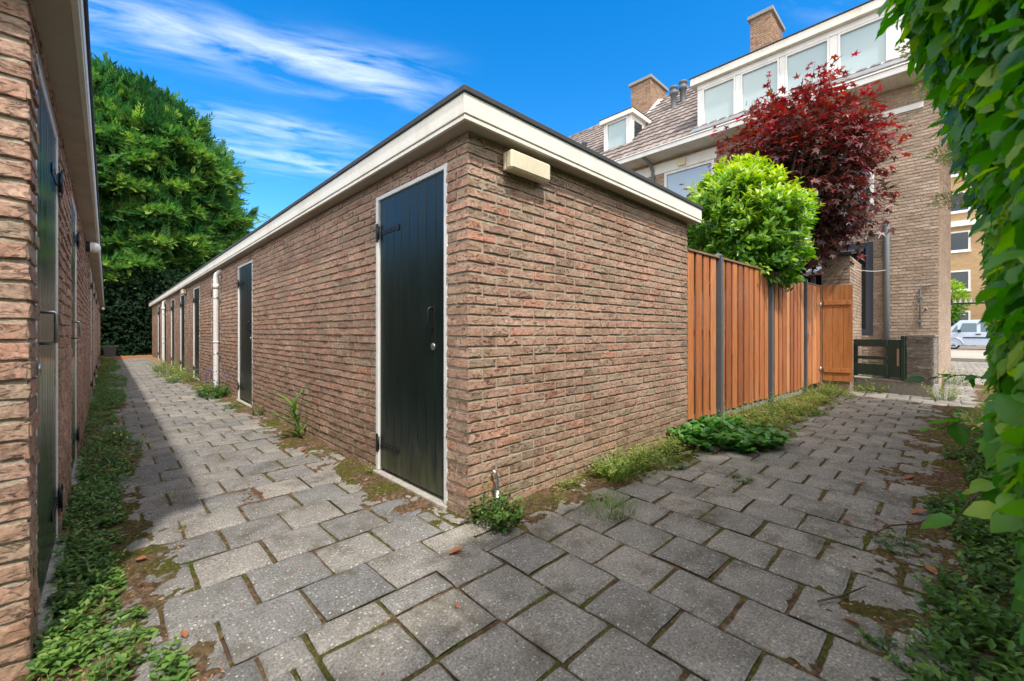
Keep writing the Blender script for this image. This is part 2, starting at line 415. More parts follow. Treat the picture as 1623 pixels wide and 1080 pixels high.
def m_tile():
    k = NT('roof_tile'); p = k.obj(); v = k.var()
    c = k.ramp(v, [(0.0, (0.14, 0.12, 0.112)), (0.5, (0.2, 0.165, 0.15)), (1.0, (0.27, 0.225, 0.205))])
    n = k.noise(p, 7, 6, 0.7)
    c = k.mix(0.8, c, k.ramp(n, [(0.3, 0.6), (0.7, 1.3)]), 'MULTIPLY')
    return k.done(c, 0.8, k.bump(n, 0.4, 0.01), 0.3)
MAT['tile'] = m_tile()

# ------------------------------------------------------------------ brickwork generator
def brick_rows(L, H, openings, course, bl, j, z0=0.0, phase=0, r=None):
    out = []
    rows = int(round(H / course))
    for i in range(rows):
        za = z0 + i * course + j / 2; zb = z0 + (i + 1) * course - j / 2
        iv = [(0.0, L)]
        for (a, b, c, d) in openings:
            if c < zb - 0.012 and d > za + 0.012:
                nv = []
                for (s, e) in iv:
                    if b <= s or a >= e: nv.append((s, e))
                    else:
                        if a > s: nv.append((s, a))
                        if b < e: nv.append((b, e))
                iv = nv
        off = 0.0 if (i + phase) % 2 == 0 else -(bl + j) / 2
        for (s, e) in iv:
            k0 = int(math.floor((s - off) / (bl + j)))
            x = off + k0 * (bl + j)
            while x < e - 0.02:
                a = max(x, s); b = min(x + bl, e)
                if b - a > 0.03: out.append((a, b, za, zb, i))
                x += bl + j
    return np.array(out)

def brickwork(mb, O, U, N, L, H, openings=(), nu=4, nv=2, course=0.0627, bl=0.21, j=0.0145, dep=0.0064, z0=0.0, phase=0, corner=False, rough=1.0, mats=(0, 1), mortar=True, seed=1):
    r = np.random.default_rng(seed)
    O = np.array(O, float); U = np.array(U, float); N = np.array(N, float); Z = np.array([0, 0, 1.0])
    B = brick_rows(L, H, openings, course, bl, j, z0, phase)
    n = len(B)
    a, b, za, zb, row = B.T
    a = a.copy(); b = b.copy()
    jit = 0.003 * rough
    first = a < 1e-6
    a += r.uniform(-jit, jit, n) * ~first; b += r.uniform(-jit, jit, n)
    if corner: a = np.where(first & ((row + phase) % 2 == 0), -dep, a)
    za = za + r.uniform(-0.0025, 0.0025, n) * rough; zb = zb + r.uniform(-0.0025, 0.0025, n) * rough
    if nu >= 4:
        s = np.concatenate([[0], np.linspace(0.012, 0.988, nu - 1), [1]]); t = np.concatenate([[0], np.linspace(0.05, 0.95, max(nv - 1, 2)), [1]])
    else:
        s = np.linspace(0, 1, nu + 1); t = np.linspace(0, 1, nv + 1)
    ns, nt = len(s), len(t)
    SS, TT = np.meshgrid(s, t, indexing='ij'); SS = SS.ravel(); TT = TT.ravel()
    tilt = r.uniform(-0.004, 0.004, n)[:, None] * rough
    u = a[:, None] + (b - a)[:, None] * SS
    zz = za[:, None] + (zb - za)[:, None] * TT + tilt * (SS - 0.5)
    d = np.full((n, ns * nt), dep) + r.uniform(-0.0022, 0.0022, n)[:, None] * rough
    d = d + (0.5 - TT) * (dep * 0.6 + r.uniform(-0.0025, 0.0025, n)[:, None] * rough)
    if nu >= 4:
        g = L * 13.7 + seed * 5.1
        f1 = fbm((u + g) * 28 + row[:, None] * 3.3, zz * 70, seed, 3) - 0.5
        f2 = fbm((u + g) * 75 + row[:, None] * 1.7, zz * 120, seed + 3, 2) - 0.5
        d = d + (f1 * 0.0052 + f2 * 0.003) * rough
        edge = (SS == 0) | (SS == 1) | (TT == 0) | (TT == 1)
        d = d - np.where(edge, 0.0022, 0.0)
        zz = zz + np.where((TT == 0) | (TT == 1), (vnoise((u + g) * 45, zz * 40, seed + 9) - 0.5) * 0.0075 * rough, 0)
        u = u + np.where((SS == 0) | (SS == 1), (vnoise((u + g) * 45, zz * 60, seed + 12) - 0.5) * 0.006 * rough, 0)
    idx = np.arange(ns * nt).reshape(ns, nt)
    loop = np.concatenate([idx[:, 0], idx[-1, 1:], idx[-2::-1, -1], idx[0, -2:0:-1]])
    nl = len(loop)
    u = np.concatenate([u, u[:, loop]], 1); zz = np.concatenate([zz, zz[:, loop]], 1); d = np.concatenate([d, np.full((n, nl), -0.006)], 1)
    V = O + u[..., None] * U + zz[..., None] * Z + d[..., None] * N
    f = np.stack([idx[:-1, :-1].ravel(), idx[1:, :-1].ravel(), idx[1:, 1:].ravel(), idx[:-1, 1:].ravel()], 1)
    q = ns * nt + np.arange(nl)
    sk = np.stack([loop, q, np.roll(q, -1), np.roll(loop, -1)], 1)
    F = np.concatenate([f, sk]); K = ns * nt + nl
    if np.dot(np.cross(U, Z), N) < 0: F = F[:, ::-1]
    FF = (F[None] + (np.arange(n) * K)[:, None, None]).reshape(-1, 4)
    var = np.repeat(np.clip(r.random(n), 0, 1), len(F))
    mb.add(V.reshape(-1, 3), FF, mats[0], var, False)
    if mortar:
        us = sorted(set([0.0, L] + [x for o in openings for x in o[:2]])); zs = sorted(set([z0, z0 + H] + [x for o in openings for x in o[2:] if z0 < x < z0 + H]))
        for i in range(len(us) - 1):
            for k in range(len(zs) - 1):
                cu = (us[i] + us[i + 1]) / 2; cz = (zs[k] + zs[k + 1]) / 2
                if any(o[0] < cu < o[1] and o[2] < cz < o[3] for o in openings): continue
                mb.add([O + U * us[i] + Z * zs[k], O + U * us[i + 1] + Z * zs[k], O + U * us[i + 1] + Z * zs[k + 1], O + U * us[i] + Z * zs[k + 1]], [[0, 1, 2, 3]], mats[1])
        for (a0, b0, c0, d0) in openings:      # reveals
            A = lambda uu, z_, dd: O + U * uu + Z * z_ + N * dd
            for (p, q2) in (((a0, c0), (a0, d0)), ((b0, c0), (b0, d0)), ((a0, d0), (b0, d0))):
                mb.add([A(*p, 0), A(*q2, 0), A(*q2, -0.09), A(*p, -0.09)], [[0, 1, 2, 3]], mats[1])

# ------------------------------------------------------------------ foliage generators
def t_ovate(w=0.5, fold=0.10, curl=0.10):
    ys = [0, 0.2, 0.5, 0.78, 1.0]; ws = [0, 0.36, 0.5, 0.3, 0]
    v = [(0, 0, 0)]
    for y, x in list(zip(ys, ws))[1:4]:
        zc = -curl * y * y
        v += [(-x * w, y, fold * x * 2 + zc), (0, y, zc), (x * w, y, fold * x * 2 + zc)]
    v.append((0, 1, -curl))
    f3 = [(0, 2, 1), (0, 3, 2), (7, 8, 10), (8, 9, 10)]
    f4 = [(1, 2, 5, 4), (2, 3, 6, 5), (4, 5, 8, 7), (5, 6, 9, 8)]
    return np.array(v, float), [f3, f4]
def t_small(w=0.45, fold=0.08):
    v = np.array([(0, 0, 0), (-w / 2, 0.45, fold), (0, 0.5, 0), (w / 2, 0.45, fold), (0, 1, -0.06)], float)
    return v, [[(0, 2, 1), (0, 3, 2), (1, 2, 4), (2, 3, 4)]]
def t_maple():
    ang = [-150, -118, -95, -62, -40, -18, 0, 18, 40, 62, 95, 118, 150]
    rad = [0.22, 0.5, 0.3, 0.85, 0.36, 0.5, 1.0, 0.5, 0.36, 0.85, 0.3, 0.5, 0.22]
    v = [(0, 0.3, 0)]
    for a, r in zip(ang, rad):
        a = math.radians(a); v.append((r * math.sin(a) * 0.72, 0.3 + 0.7 * r * math.cos(a), 0.06 - 0.16 * r * r))
    return np.array(v, float), [[(0, i, i + 1) for i in range(1, 13)]]
def t_spray():
    v = [(0, 0, 0), (-0.02, 0.5, 0.02), (0.02, 0.5, 0.02), (0, 1.0, 0.10)]; f = [(0, 2, 1), (1, 2, 3)]
    for i in range(6):
        y = 0.08 + 0.15 * i; l = 0.36 * (1 - 0.1 * i)
        for s in (-1, 1):
            k = len(v); yy = y + (0.06 if s > 0 else 0)
            v += [(0, yy, 0.01), (s * l * 0.5, yy + l * 0.45, 0.04), (s * l * 0.62, yy + l * 1.15, -0.02 + 0.12 * (i % 2)), (s * l * 0.2, yy + l * 0.55, 0.0)]
            f += [(k, k + 1, k + 3), (k + 1, k + 2, k + 3)]
    return np.array(v, float), [f]
def t_blade(w=0.05, bend=0.35):
    v = []
    for y in (0, 0.35, 0.7): v += [(-w / 2 * (1 - y * 0.5), y, -bend * y * y), (w / 2 * (1 - y * 0.5), y, -bend * y * y)]
    v.append((0, 1, -bend))
    return np.array(v, float), [[(0, 1, 3, 2), (2, 3, 5, 4)], [(4, 5, 6)]]
TO, TS, TM, TSP, TB = t_ovate(), t_small(), t_maple(), t_spray(), t_blade()
TL = t_ovate(0.42, 0.08, 0.18)
def t_fine(w=0.72, fold=0.1, curl=0.2):
    ys = [0, 0.08, 0.22, 0.4, 0.58, 0.75, 0.88, 1.0]; ws = [0, 0.26, 0.44, 0.5, 0.45, 0.31, 0.15, 0]
    v = [(0, 0, 0)]; f3 = []; f4 = []
    for y, x in list(zip(ys, ws))[1:-1]:
        zc = -curl * y * y; wv = 0.025 * math.sin(y * 19)
        v += [(-x * w, y, fold * x * 1.6 + zc + wv), (-x * w * 0.5, y, fold * x * 1.1 + zc), (0, y, zc), (x * w * 0.5, y, fold * x * 1.1 + zc), (x * w, y, fold * x * 1.6 + zc - wv)]
    v.append((0, 1, -curl * 1.05)); n = 6
    for q in range(4): f3.append((0, 2 + q, 1 + q)); f3.append((1 + (n - 1) * 5 + q, 2 + (n - 1) * 5 + q, 1 + n * 5))
    for i in range(n - 1):
        for q in range(4): f4.append((1 + i * 5 + q, 2 + i * 5 + q, 2 + (i + 1) * 5 + q, 1 + (i + 1) * 5 + q))
    return np.array(v, float), [f3, f4]
TV = t_fine()

def scatter(mb, tmpl, P, A, Nn, sc, mat=0, var=None, r=rng, smooth=True):
    P = np.asarray(P, float); n = len(P)
    if n == 0: return
    A = nrm(np.asarray(A, float)); X = nrm(np.cross(A, Nn)); Q = np.cross(X, A)
    tv, fl = tmpl
    sc = np.broadcast_to(sc, (n,))
    V = P[:, None] + sc[:, None, None] * (tv[None, :, 0:1] * X[:, None] + tv[None, :, 1:2] * A[:, None] + tv[None, :, 2:3] * Q[:, None])
    if var is None: var = r.random(n)
    k = len(tv); first = True
    for fs in fl:
        F = np.asarray(fs)
        FF = (F[None] + (np.arange(n) * k)[:, None, None]).reshape(-1, F.shape[1])
        vv = np.repeat(var, len(F))
        if first: mb.add(V.reshape(-1, 3), FF, mat, vv, smooth); first = False
        else: mb.more(FF, mat, vv, smooth)

def rand_dir(n, r): return nrm(r.normal(size=(n, 3)))

def sprigs(ml, ms, bases, heights, leans, r, nl=9, ls=0.04, tmpl=TS, stem_r=0.0022, up=0.35, start=0.15, gmix=None, lsv=0.35):
    """leafy stems: each a thin curved tube with leaves along it"""
    for b, h, l in zip(bases, heights, leans):
        b = np.array(b, float); l = np.array(l, float)
        ts = np.linspace(0, 1, 5)[:, None]
        pts = b + np.array([0, 0, 1.0]) * h * (ts - 0.18 * ts ** 2 * min(1.0, np.linalg.norm(l))) + l * h * ts ** 1.6
        if ms is not None: ms.tube(pts, np.linspace(stem_r, stem_r * 0.4, 5), 4, 0, 0.5, caps=False)
        t = np.linspace(start, 1.0, nl)
        P = np.stack([np.interp(t, ts[:, 0], pts[:, i]) for i in range(3)], 1)
        ang = np.arange(nl) * 2.4 + r.uniform(0, 6)
        A = np.stack([np.cos(ang), np.sin(ang), np.full(nl, up) + r.uniform(-0.3, 0.5, nl)], 1)
        Nn = np.stack([-0.4 * np.cos(ang), -0.4 * np.sin(ang), np.ones(nl)], 1) + r.normal(size=(nl, 3)) * 0.2
        sc = ls * (1 - 0.35 * t) * r.uniform(1 - lsv, 1 + lsv, nl)
        scatter(ml, tmpl, P, A, Nn, sc, 0, np.clip(t * 0.6 + r.uniform(-0.2, 0.45, nl), 0, 1), r)

def bush(name, label, cat, loc, rad, height, n, leafmat, seed, ls=0.04, nl=9, tmpl=TS, group=None, lean=0.5, stretch=(1, 1), up=0.35, stemmat=None, extra=None, z=0.0):
    r = np.random.default_rng(seed)
    t = thing(name, label, cat, (loc[0], loc[1], z), group)
    ml = MB(); ms = MB()
    a = r.uniform(0, 2 * PI, n); q = np.sqrt(r.random(n))
    dx = np.cos(a) * q * rad * stretch[0]; dy = np.sin(a) * q * rad * stretch[1]
    bases = np.stack([loc[0] + dx, loc[1] + dy, np.full(n, z - 0.01)], 1)
    hs = height * r.uniform(0.45, 1.0, n) * (1 - 0.45 * q)
    leans = np.stack([np.cos(a) * q * lean, np.sin(a) * q * lean, np.zeros(n)], 1) + r.normal(size=(n, 3)) * [0.15, 0.15, 0]
    sprigs(ml, ms, bases, hs, leans, r, nl, ls, tmpl, up=up)
    ml.build('leaves', leafmat, t)
    ms.build('stems', stemmat or MAT['stem'], t)
    if extra: extra(t, r)
    return t

def tuft(mb, c, n, h, r, spread=0.05, mat=0, w=None, lean=0.5):
    a = r.uniform(0, 2 * PI, n); q = np.sqrt(r.random(n)) * spread
    P = np.stack([c[0] + np.cos(a) * q, c[1] + np.sin(a) * q, np.full(n, c[2])], 1)
    b = a + r.normal(size=n) * 0.6
    A = np.stack([np.cos(b) * lean * r.uniform(0.2, 1.3, n), np.sin(b) * lean * r.uniform(0.2, 1.3, n), np.ones(n)], 1)
    Nn = np.stack([-np.cos(b), -np.sin(b), np.full(n, 0.6)], 1)
    scatter(mb, w or TB, P, A, Nn, h * r.uniform(0.5, 1.1, n), mat, None, r)

# ------------------------------------------------------------------ camera, light, sky
cam = bpy.data.cameras.new('camera'); co = bpy.data.objects.new('camera', cam); COL.objects.link(co)
co.location = (0, 0, 1.093)
co.rotation_euler = (PI / 2, 0, -math.atan2(0.6947, 0.7193))
cam.sensor_width = 36; cam.lens = 666 / 1623 * 36; cam.shift_y = -13 / 1623
cam.clip_start = 0.02; cam.clip_end = 400
cam.dof.use_dof = True; cam.dof.focus_distance = 3.6; cam.dof.aperture_fstop = 5.0
S.camera = co
SUN = Vector((-0.222, -0.613, 1.0)).normalized()
sl = bpy.data.lights.new('sun', 'SUN'); sl.energy = 2.4; sl.angle = math.radians(2.2); sl.color = (1.0, 0.94, 0.85)
so = bpy.data.objects.new('sun', sl); COL.objects.link(so)
so.rotation_euler = SUN.to_track_quat('Z', 'Y').to_euler(); so.location = (-3, -6, 12)
W = bpy.data.worlds.new('World'); S.world = W; W.use_nodes = True
wt = W.node_tree
def wn(t, **k):
    o = wt.nodes.new(t)
    for a, b in k.items(): setattr(o, a, b)
    return o
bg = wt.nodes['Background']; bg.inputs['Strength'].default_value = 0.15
sky = wn('ShaderNodeTexSky', sky_type='NISHITA', sun_disc=False)
sky.sun_elevation = math.asin(SUN.z); sky.sun_rotation = math.atan2(SUN.x, SUN.y)
sky.air_density = 1.0; sky.dust_density = 0.3; sky.ozone_density = 3.0
hs = wn('ShaderNodeHueSaturation'); hs.inputs['Saturation'].default_value = 1.42; hs.inputs['Value'].default_value = 0.97
wt.links.new(sky.outputs[0], hs.inputs['Color'])
tc = wn('ShaderNodeTexCoord'); sx = wn('ShaderNodeSeparateXYZ'); wt.links.new(tc.outputs['Generated'], sx.inputs[0])
def wm(op, a, b=0.0, c=None, clamp=False):
    o = wn('ShaderNodeMath', operation=op, use_clamp=clamp)
    for i, q in enumerate((a, b) if c is None else (a, b, c)):
        if isinstance(q, bpy.types.NodeSocket): wt.links.new(q, o.inputs[i])
        else: o.inputs[i].default_value = q
    return o.outputs[0]
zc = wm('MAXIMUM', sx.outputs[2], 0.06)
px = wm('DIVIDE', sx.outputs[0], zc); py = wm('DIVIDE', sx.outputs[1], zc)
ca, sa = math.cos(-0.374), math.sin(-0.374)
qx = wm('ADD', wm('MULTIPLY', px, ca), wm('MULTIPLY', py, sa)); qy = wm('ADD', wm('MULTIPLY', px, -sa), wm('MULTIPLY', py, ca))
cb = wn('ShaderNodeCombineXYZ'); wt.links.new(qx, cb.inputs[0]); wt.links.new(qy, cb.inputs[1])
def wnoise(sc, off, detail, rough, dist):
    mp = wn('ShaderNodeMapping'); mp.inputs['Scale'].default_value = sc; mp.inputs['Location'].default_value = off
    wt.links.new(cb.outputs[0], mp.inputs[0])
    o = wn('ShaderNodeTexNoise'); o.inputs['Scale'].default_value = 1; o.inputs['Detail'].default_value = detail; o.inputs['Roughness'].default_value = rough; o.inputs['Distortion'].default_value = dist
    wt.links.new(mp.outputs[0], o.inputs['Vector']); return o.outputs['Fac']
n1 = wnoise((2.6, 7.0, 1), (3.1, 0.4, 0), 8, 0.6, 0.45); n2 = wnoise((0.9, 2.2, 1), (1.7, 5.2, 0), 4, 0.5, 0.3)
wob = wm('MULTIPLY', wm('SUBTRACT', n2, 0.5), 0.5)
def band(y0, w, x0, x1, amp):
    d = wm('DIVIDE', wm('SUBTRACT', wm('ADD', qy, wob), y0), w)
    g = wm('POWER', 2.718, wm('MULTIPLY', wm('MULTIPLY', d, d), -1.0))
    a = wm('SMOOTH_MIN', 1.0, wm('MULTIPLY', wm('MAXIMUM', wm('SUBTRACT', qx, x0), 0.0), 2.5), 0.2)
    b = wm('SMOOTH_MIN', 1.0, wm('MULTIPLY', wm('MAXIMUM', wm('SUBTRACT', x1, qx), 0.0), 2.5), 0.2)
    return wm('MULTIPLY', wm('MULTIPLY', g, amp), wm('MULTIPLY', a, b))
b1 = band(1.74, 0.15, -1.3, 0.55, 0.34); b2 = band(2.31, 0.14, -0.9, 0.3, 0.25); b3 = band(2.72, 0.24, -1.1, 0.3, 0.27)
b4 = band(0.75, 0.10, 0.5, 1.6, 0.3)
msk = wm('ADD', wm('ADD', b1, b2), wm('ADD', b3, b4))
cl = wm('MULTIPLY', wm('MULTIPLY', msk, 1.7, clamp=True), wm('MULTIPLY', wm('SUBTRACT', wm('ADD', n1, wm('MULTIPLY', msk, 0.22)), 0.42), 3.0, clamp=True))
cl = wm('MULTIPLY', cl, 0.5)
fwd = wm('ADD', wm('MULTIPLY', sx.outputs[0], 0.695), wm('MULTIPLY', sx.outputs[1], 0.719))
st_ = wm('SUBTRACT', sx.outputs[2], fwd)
fill_cloud_mask = wn('ShaderNodeMapRange', interpolation_type='SMOOTHSTEP'); fill_cloud_mask.inputs['From Min'].default_value = 0.08; fill_cloud_mask.inputs['From Max'].default_value = 0.5
wt.links.new(st_, fill_cloud_mask.inputs['Value'])
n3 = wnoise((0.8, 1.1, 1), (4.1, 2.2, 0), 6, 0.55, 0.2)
big = wm('MULTIPLY', fill_cloud_mask.outputs[0], wm('MULTIPLY', wm('SUBTRACT', n3, 0.33), 5.0, clamp=True))  # unseen clouds added behind and above the camera as neutral fill light
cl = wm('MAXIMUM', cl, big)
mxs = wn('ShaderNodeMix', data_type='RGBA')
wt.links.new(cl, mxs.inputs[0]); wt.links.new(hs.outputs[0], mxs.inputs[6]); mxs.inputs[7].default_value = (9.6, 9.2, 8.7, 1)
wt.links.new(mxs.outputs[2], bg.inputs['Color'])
S.view_settings.view_transform = 'Standard'; S.view_settings.look = 'None'; S.view_settings.exposure = 1.02; S.view_settings.gamma = 1
S.cycles.use_denoising = True
S.cycles.max_bounces = 8; S.cycles.transparent_max_bounces = 8

# ------------------------------------------------------------------ sheds
XW, YW = 1.514, 1.934            # corner of the right-hand shed
XL, YL = -0.18, 2.02             # corner of the left-hand shed

def lbl(o, text): o['label'] = text; return o

def door_part(shed, wx, s, y0, y1, seed, mat, ztop=2.14, handle_at='near', simple=False, pull=False):
    """plank door in a white frame in a wall whose plane is x=wx facing direction s along x"""
    r = np.random.default_rng(seed)
    fw = 0.036
    X = lambda d: wx + s * (d + (0.007 if pull else 0.0))
    d = MB()
    a, b = y0 + fw, y1 - fw
    npl = 8; ws = (b - a) / npl; gr = 0.0045; zb, zt = 0.055, ztop - fw
    for i in range(npl):
        ya = a + i * ws; yb = ya + ws; v = r.random()
        pr = [(ya, -0.019), (ya + gr, -0.011), (ya + gr + 0.002, -0.0105), (yb - gr - 0.002, -0.0105), (yb - gr, -0.011), (yb, -0.019)]
        lo = np.array([[X(q), y, zb] for y, q in pr]); hi = np.array([[X(q), y, zt] for y, q in pr])
        k = np.arange(5)
        d.add(np.concatenate([lo, hi]), np.stack([k, k + 1, k + 7, k + 6], 1), 0, v)
    d.box((X(-0.065), a, zb), (X(-0.02), b, zt))
    do = d.build('door', mat, shed)
    f = MB(); dp = (X(-0.075), X(-0.006 if pull else 0.006))
    f.box((dp[0], y0 - 0.006, 0.03), (dp[1], a - 0.002, ztop), bev=0.004)
    f.box((dp[0], b + 0.002, 0.03), (dp[1], y1 + 0.006, ztop), bev=0.004)
    f.box((dp[0], a - 0.002, zt + 0.004), (X(-0.007 if pull else 0.004), b + 0.002, ztop - 0.001), bev=0.003)
    f.build('door_frame', MAT['white'], do)
    h = MB(); h.box((X(-0.08), y0 - 0.01, -0.05), (X(0.028), y1 + 0.01, 0.028), bev=0.006)
    h.build('threshold', MAT['conc_light'], do)
    far = y1 if True else y0
    for z in (0.24, 1.86):           # strap hinges on the far side
        g = MB()
        g.box((X(-0.010), far - fw - 0.012, z - 0.022), (X(-0.005), far - fw - 0.29, z + 0.016), bev=0.0015)
        g.tube([(X(-0.009), far - fw - 0.275, z - 0.003), (X(-0.0045), far - fw - 0.275, z - 0.003)], 0.026, 10)
        g.box((X(0.006), far - fw - 0.002, z - 0.07), (X(0.012), far - 0.008, z + 0.07), bev=0.0015)
        g.tube([(X(0.004), far - fw, z - 0.05), (X(0.004), far - fw, z + 0.05)], 0.009, 8)
        for q in range(5):
            yy = far - fw - 0.04 - 0.05 * q
            g.lathe((X(-0.0045), yy, z - 0.003), [(0.006, -0.002 * 1), (0.006, 0.002), (0.002, 0.004)] if s > 0 else [(0.002, -0.004), (0.006, -0.002), (0.006, 0.002)], 8, axis=0)
        g.build('hinge', MAT['iron'], do)
    if not simple:
        yh = a + 0.135
        g = MB()
        if pull:
            yh = a + 0.1
            p = [(X(-0.02), yh, 1.17), (X(0.03), yh, 1.17), (X(0.034), yh, 1.165), (X(0.034), yh, 1.055), (X(0.03), yh, 1.05), (X(-0.02), yh, 1.05)]
            g.tube(p, 0.006, 8)
        else:
            g.box((X(-0.0103), yh - 0.018, 1.10), (X(-0.007), yh + 0.018, 1.27), bev=0.0015)
            p = [(X(-0.019), yh, 1.25), (X(0.018), yh + 0.004, 1.25), (X(0.026), yh + 0.006, 1.235), (X(0.026), yh + 0.006, 1.13), (X(0.018), yh + 0.004, 1.115), (X(-0.019), yh, 1.115)]
            g.tube(p, 0.0075, 8)
        g.build('handle', MAT['steel'] if pull else MAT['iron'], do)
        g = MB(); g.lathe((X(-0.009), yh if not pull else a + 0.1, 0.95 if pull else 1.0), [(0.024, -0.003), (0.024, 0.003), (0.02, 0.006), (0.011, 0.007)] if s > 0 else [(0.011, -0.007), (0.02, -0.006), (0.024, -0.003), (0.024, 0.003)], 16, axis=0)
        g.build('lock_plate', MAT['steel'], do)
    return do

def roof_parts(shed, x0, x1, y0, y1, ov, zs=2.262):
    """flat roof with soffit, drip bead, fascia boards and black roof edge"""
    a, b, c, d = x0 - ov, x1 + ov, y0 - ov, y1 + ov
    m = MB(); m.box((a + 0.02, c + 0.02, zs), (b - 0.02, d - 0.02, zs + 0.016)); m.build('soffit', MAT['soffit'], shed)
    def ring(m, o, z0, z1, th, bev=0.003):
        m.box((a - o, c - o, z0), (b + o, c - o + th, z1), bev=bev); m.box((a - o, d + o - th, z0), (b + o, d + o, z1), bev=bev)
        m.box((a - o, c - o + th + 0.0005, z0), (a - o + th, d + o - th - 0.0005, z1), bev=bev); m.box((b + o - th, c - o + th + 0.0005, z0), (b + o, d + o - th - 0.0005, z1), bev=bev)
    m = MB(); ring(m, -0.004, zs - 0.003, zs + 0.021, 0.02, 0.002); m.build('drip_bead', MAT['cream'], shed)
    m = MB(); ring(m, 0.0, zs + 0.0275, zs + 0.142, 0.022); m.build('fascia', MAT['cream'], shed)
    m = MB(); ring(m, 0.012, zs + 0.139, zs + 0.176, 0.05, 0.005); m.build('roof_edge', MAT['bitumen'], shed)
    m = MB(); m.box((a + 0.03, c + 0.03, zs + 0.02), (b - 0.03, d - 0.03, zs + 0.15)); m.build('roof', MAT['bitumen'], shed)

XE, YE = 4.469, 25.2
doors = [(2.141, 3.083), (6.92, 7.85), (9.285, 10.2), (11.68, 12.6), (14.13, 15.06), (16.5, 17.42), (18.93, 19.85), (21.3, 22.2)]
shed = thing('storage_shed', 'long brown brick storage block with cream fascia, its corner in the middle', 'shed', (XW, YW, 0))
m = MB()
brickwork(m, (XW, YW, 0), (1, 0, 0), (0, -1, 0), XE - XW, 2.26, (), 10, 4, corner=True, seed=3, z0=-0.0, phase=0)
op = [(a - YW, b - YW, -0.2, 2.14) for a, b in doors]
def side(y0, y1, nu, nv, seed, corner):
    o = [(p - y0, q - y0, c, d) for p, q, c, d in [(a, b, -0.2, 2.14) for a, b in doors] if p >= y0 - 0.01 and q <= y1 + 0.01]
    brickwork(m, (XW, y0, 0), (0, 1, 0), (-1, 0, 0), y1 - y0, 2.26, o, nu, nv, corner=corner, seed=seed, phase=1)
step = 0.2215
yb1 = YW + step * 16; yb2 = YW + step * 34
side(YW, yb1, 8, 3, 5, True); side(yb1, yb2, 5, 3, 6, False); side(yb2, YE, 2, 1, 7, False)
brickwork(m, (XE, YW, 0), (0, 1, 0), (1, 0, 0), 6.0, 2.26, (), 1, 1, seed=8)
m.box((XW + 0.08, YW + 0.08, 0), (XE - 0.0002, YE, 2.26), 1)
m.box((XW - 0.004, YW - 0.004, -0.25), (XE + 0.004, YE, 0.001), 1)
m.build('wall', [MAT['brick'], MAT['mortar']], shed)
roof_parts(shed, XW, XE, YW, YE, 0.112)
for i, (a, b) in enumerate(doors):
    do = door_part(shed, XW, -1, a, b, 40 + i, MAT['door'], simple=i > 3)
for y in (9.22, 18.97):
    m = MB()
    pts = [(XW + 0.02, y - 0.05, 2.2), (XW - 0.03, y - 0.045, 2.19), (XW - 0.075, y - 0.015, 2.14), (XW - 0.082, y, 2.05), (XW - 0.082, y, 0.12), (XW - 0.082, y, 0.0)]
    m.tube(pts, [0.041] * 5 + [0.043], 14)
    m.tube([(XW - 0.082, y, 1.88), (XW - 0.082, y, 1.97)], 0.046, 14); m.tube([(XW - 0.082, y, 0.9), (XW - 0.082, y, 0.93)], 0.046, 14)
    dp = m.build('drainpipe', MAT['pvc'], shed)
    for z in (0.72, 1.72):
        g = MB(); g.lathe((XW - 0.082, y, z), [(0.049, -0.014), (0.049, 0.014)], 14); g.box((XW - 0.045, y - 0.02, z - 0.012), (XW - 0.004, y + 0.02, z + 0.012)); g.box((XW - 0.1, y + 0.046, z - 0.012), (XW - 0.064, y + 0.075, z + 0.012))
        g.build('pipe_bracket', MAT['steel'], dp)

# left shed
YLE = 25.0
ldoors = [(2.25, 3.2), (4.27, 5.07), (9.0, 9.93), (11.4, 12.3), (13.8, 14.7), (18.6, 19.5), (21.0, 21.9)]
shed2 = thing('storage_shed', 'brick storage block along the left edge, seen at a grazing angle with glossy green doors', 'shed', (XL, YL, 0))
m = MB()
ZS2 = 2.19
Hl = ZS2
brickwork(m, (XL, YL, 0), (-1, 0, 0), (0, -1, 0), 1.0, Hl, (), 10, 4, corner=True, seed=13, z0=0, rough=1.15)
def side2(y0, y1, nu, nv, seed, corner):
    o = [(a - y0, b - y0, -0.2, 2.1) for a, b in ldoors if a >= y0 - 0.01 and b <= y1 + 0.01]
    brickwork(m, (XL, y0, 0), (0, 1, 0), (1, 0, 0), y1 - y0, Hl, o, nu, nv, corner=corner, seed=seed, phase=1, rough=1.3)
yb1 = YL + step * 15; yb2 = YL + step * 38
side2(YL, yb1, 8, 3, 15, True); side2(yb1, yb2, 4, 2, 16, False); side2(yb2, YLE, 2, 1, 17, False)
m.box((XL - 0.08, YL + 0.08, 0), (XL - 2.9, YLE, Hl), 1)
m.box((XL - 1.0, YL, 0), (XL - 2.9, YL + 0.081, Hl), 1)
m.build('wall', [MAT['brick'], MAT['mortar']], shed2)
roof_parts(shed2, XL - 2.95, XL, YL, YLE, 0.118, ZS2 + 0.002)
for i, (a, b) in enumerate(ldoors):
    door_part(shed2, XL, 1, a, b, 60 + i, MAT['door_gloss'], ztop=2.1, simple=i > 1, pull=True)

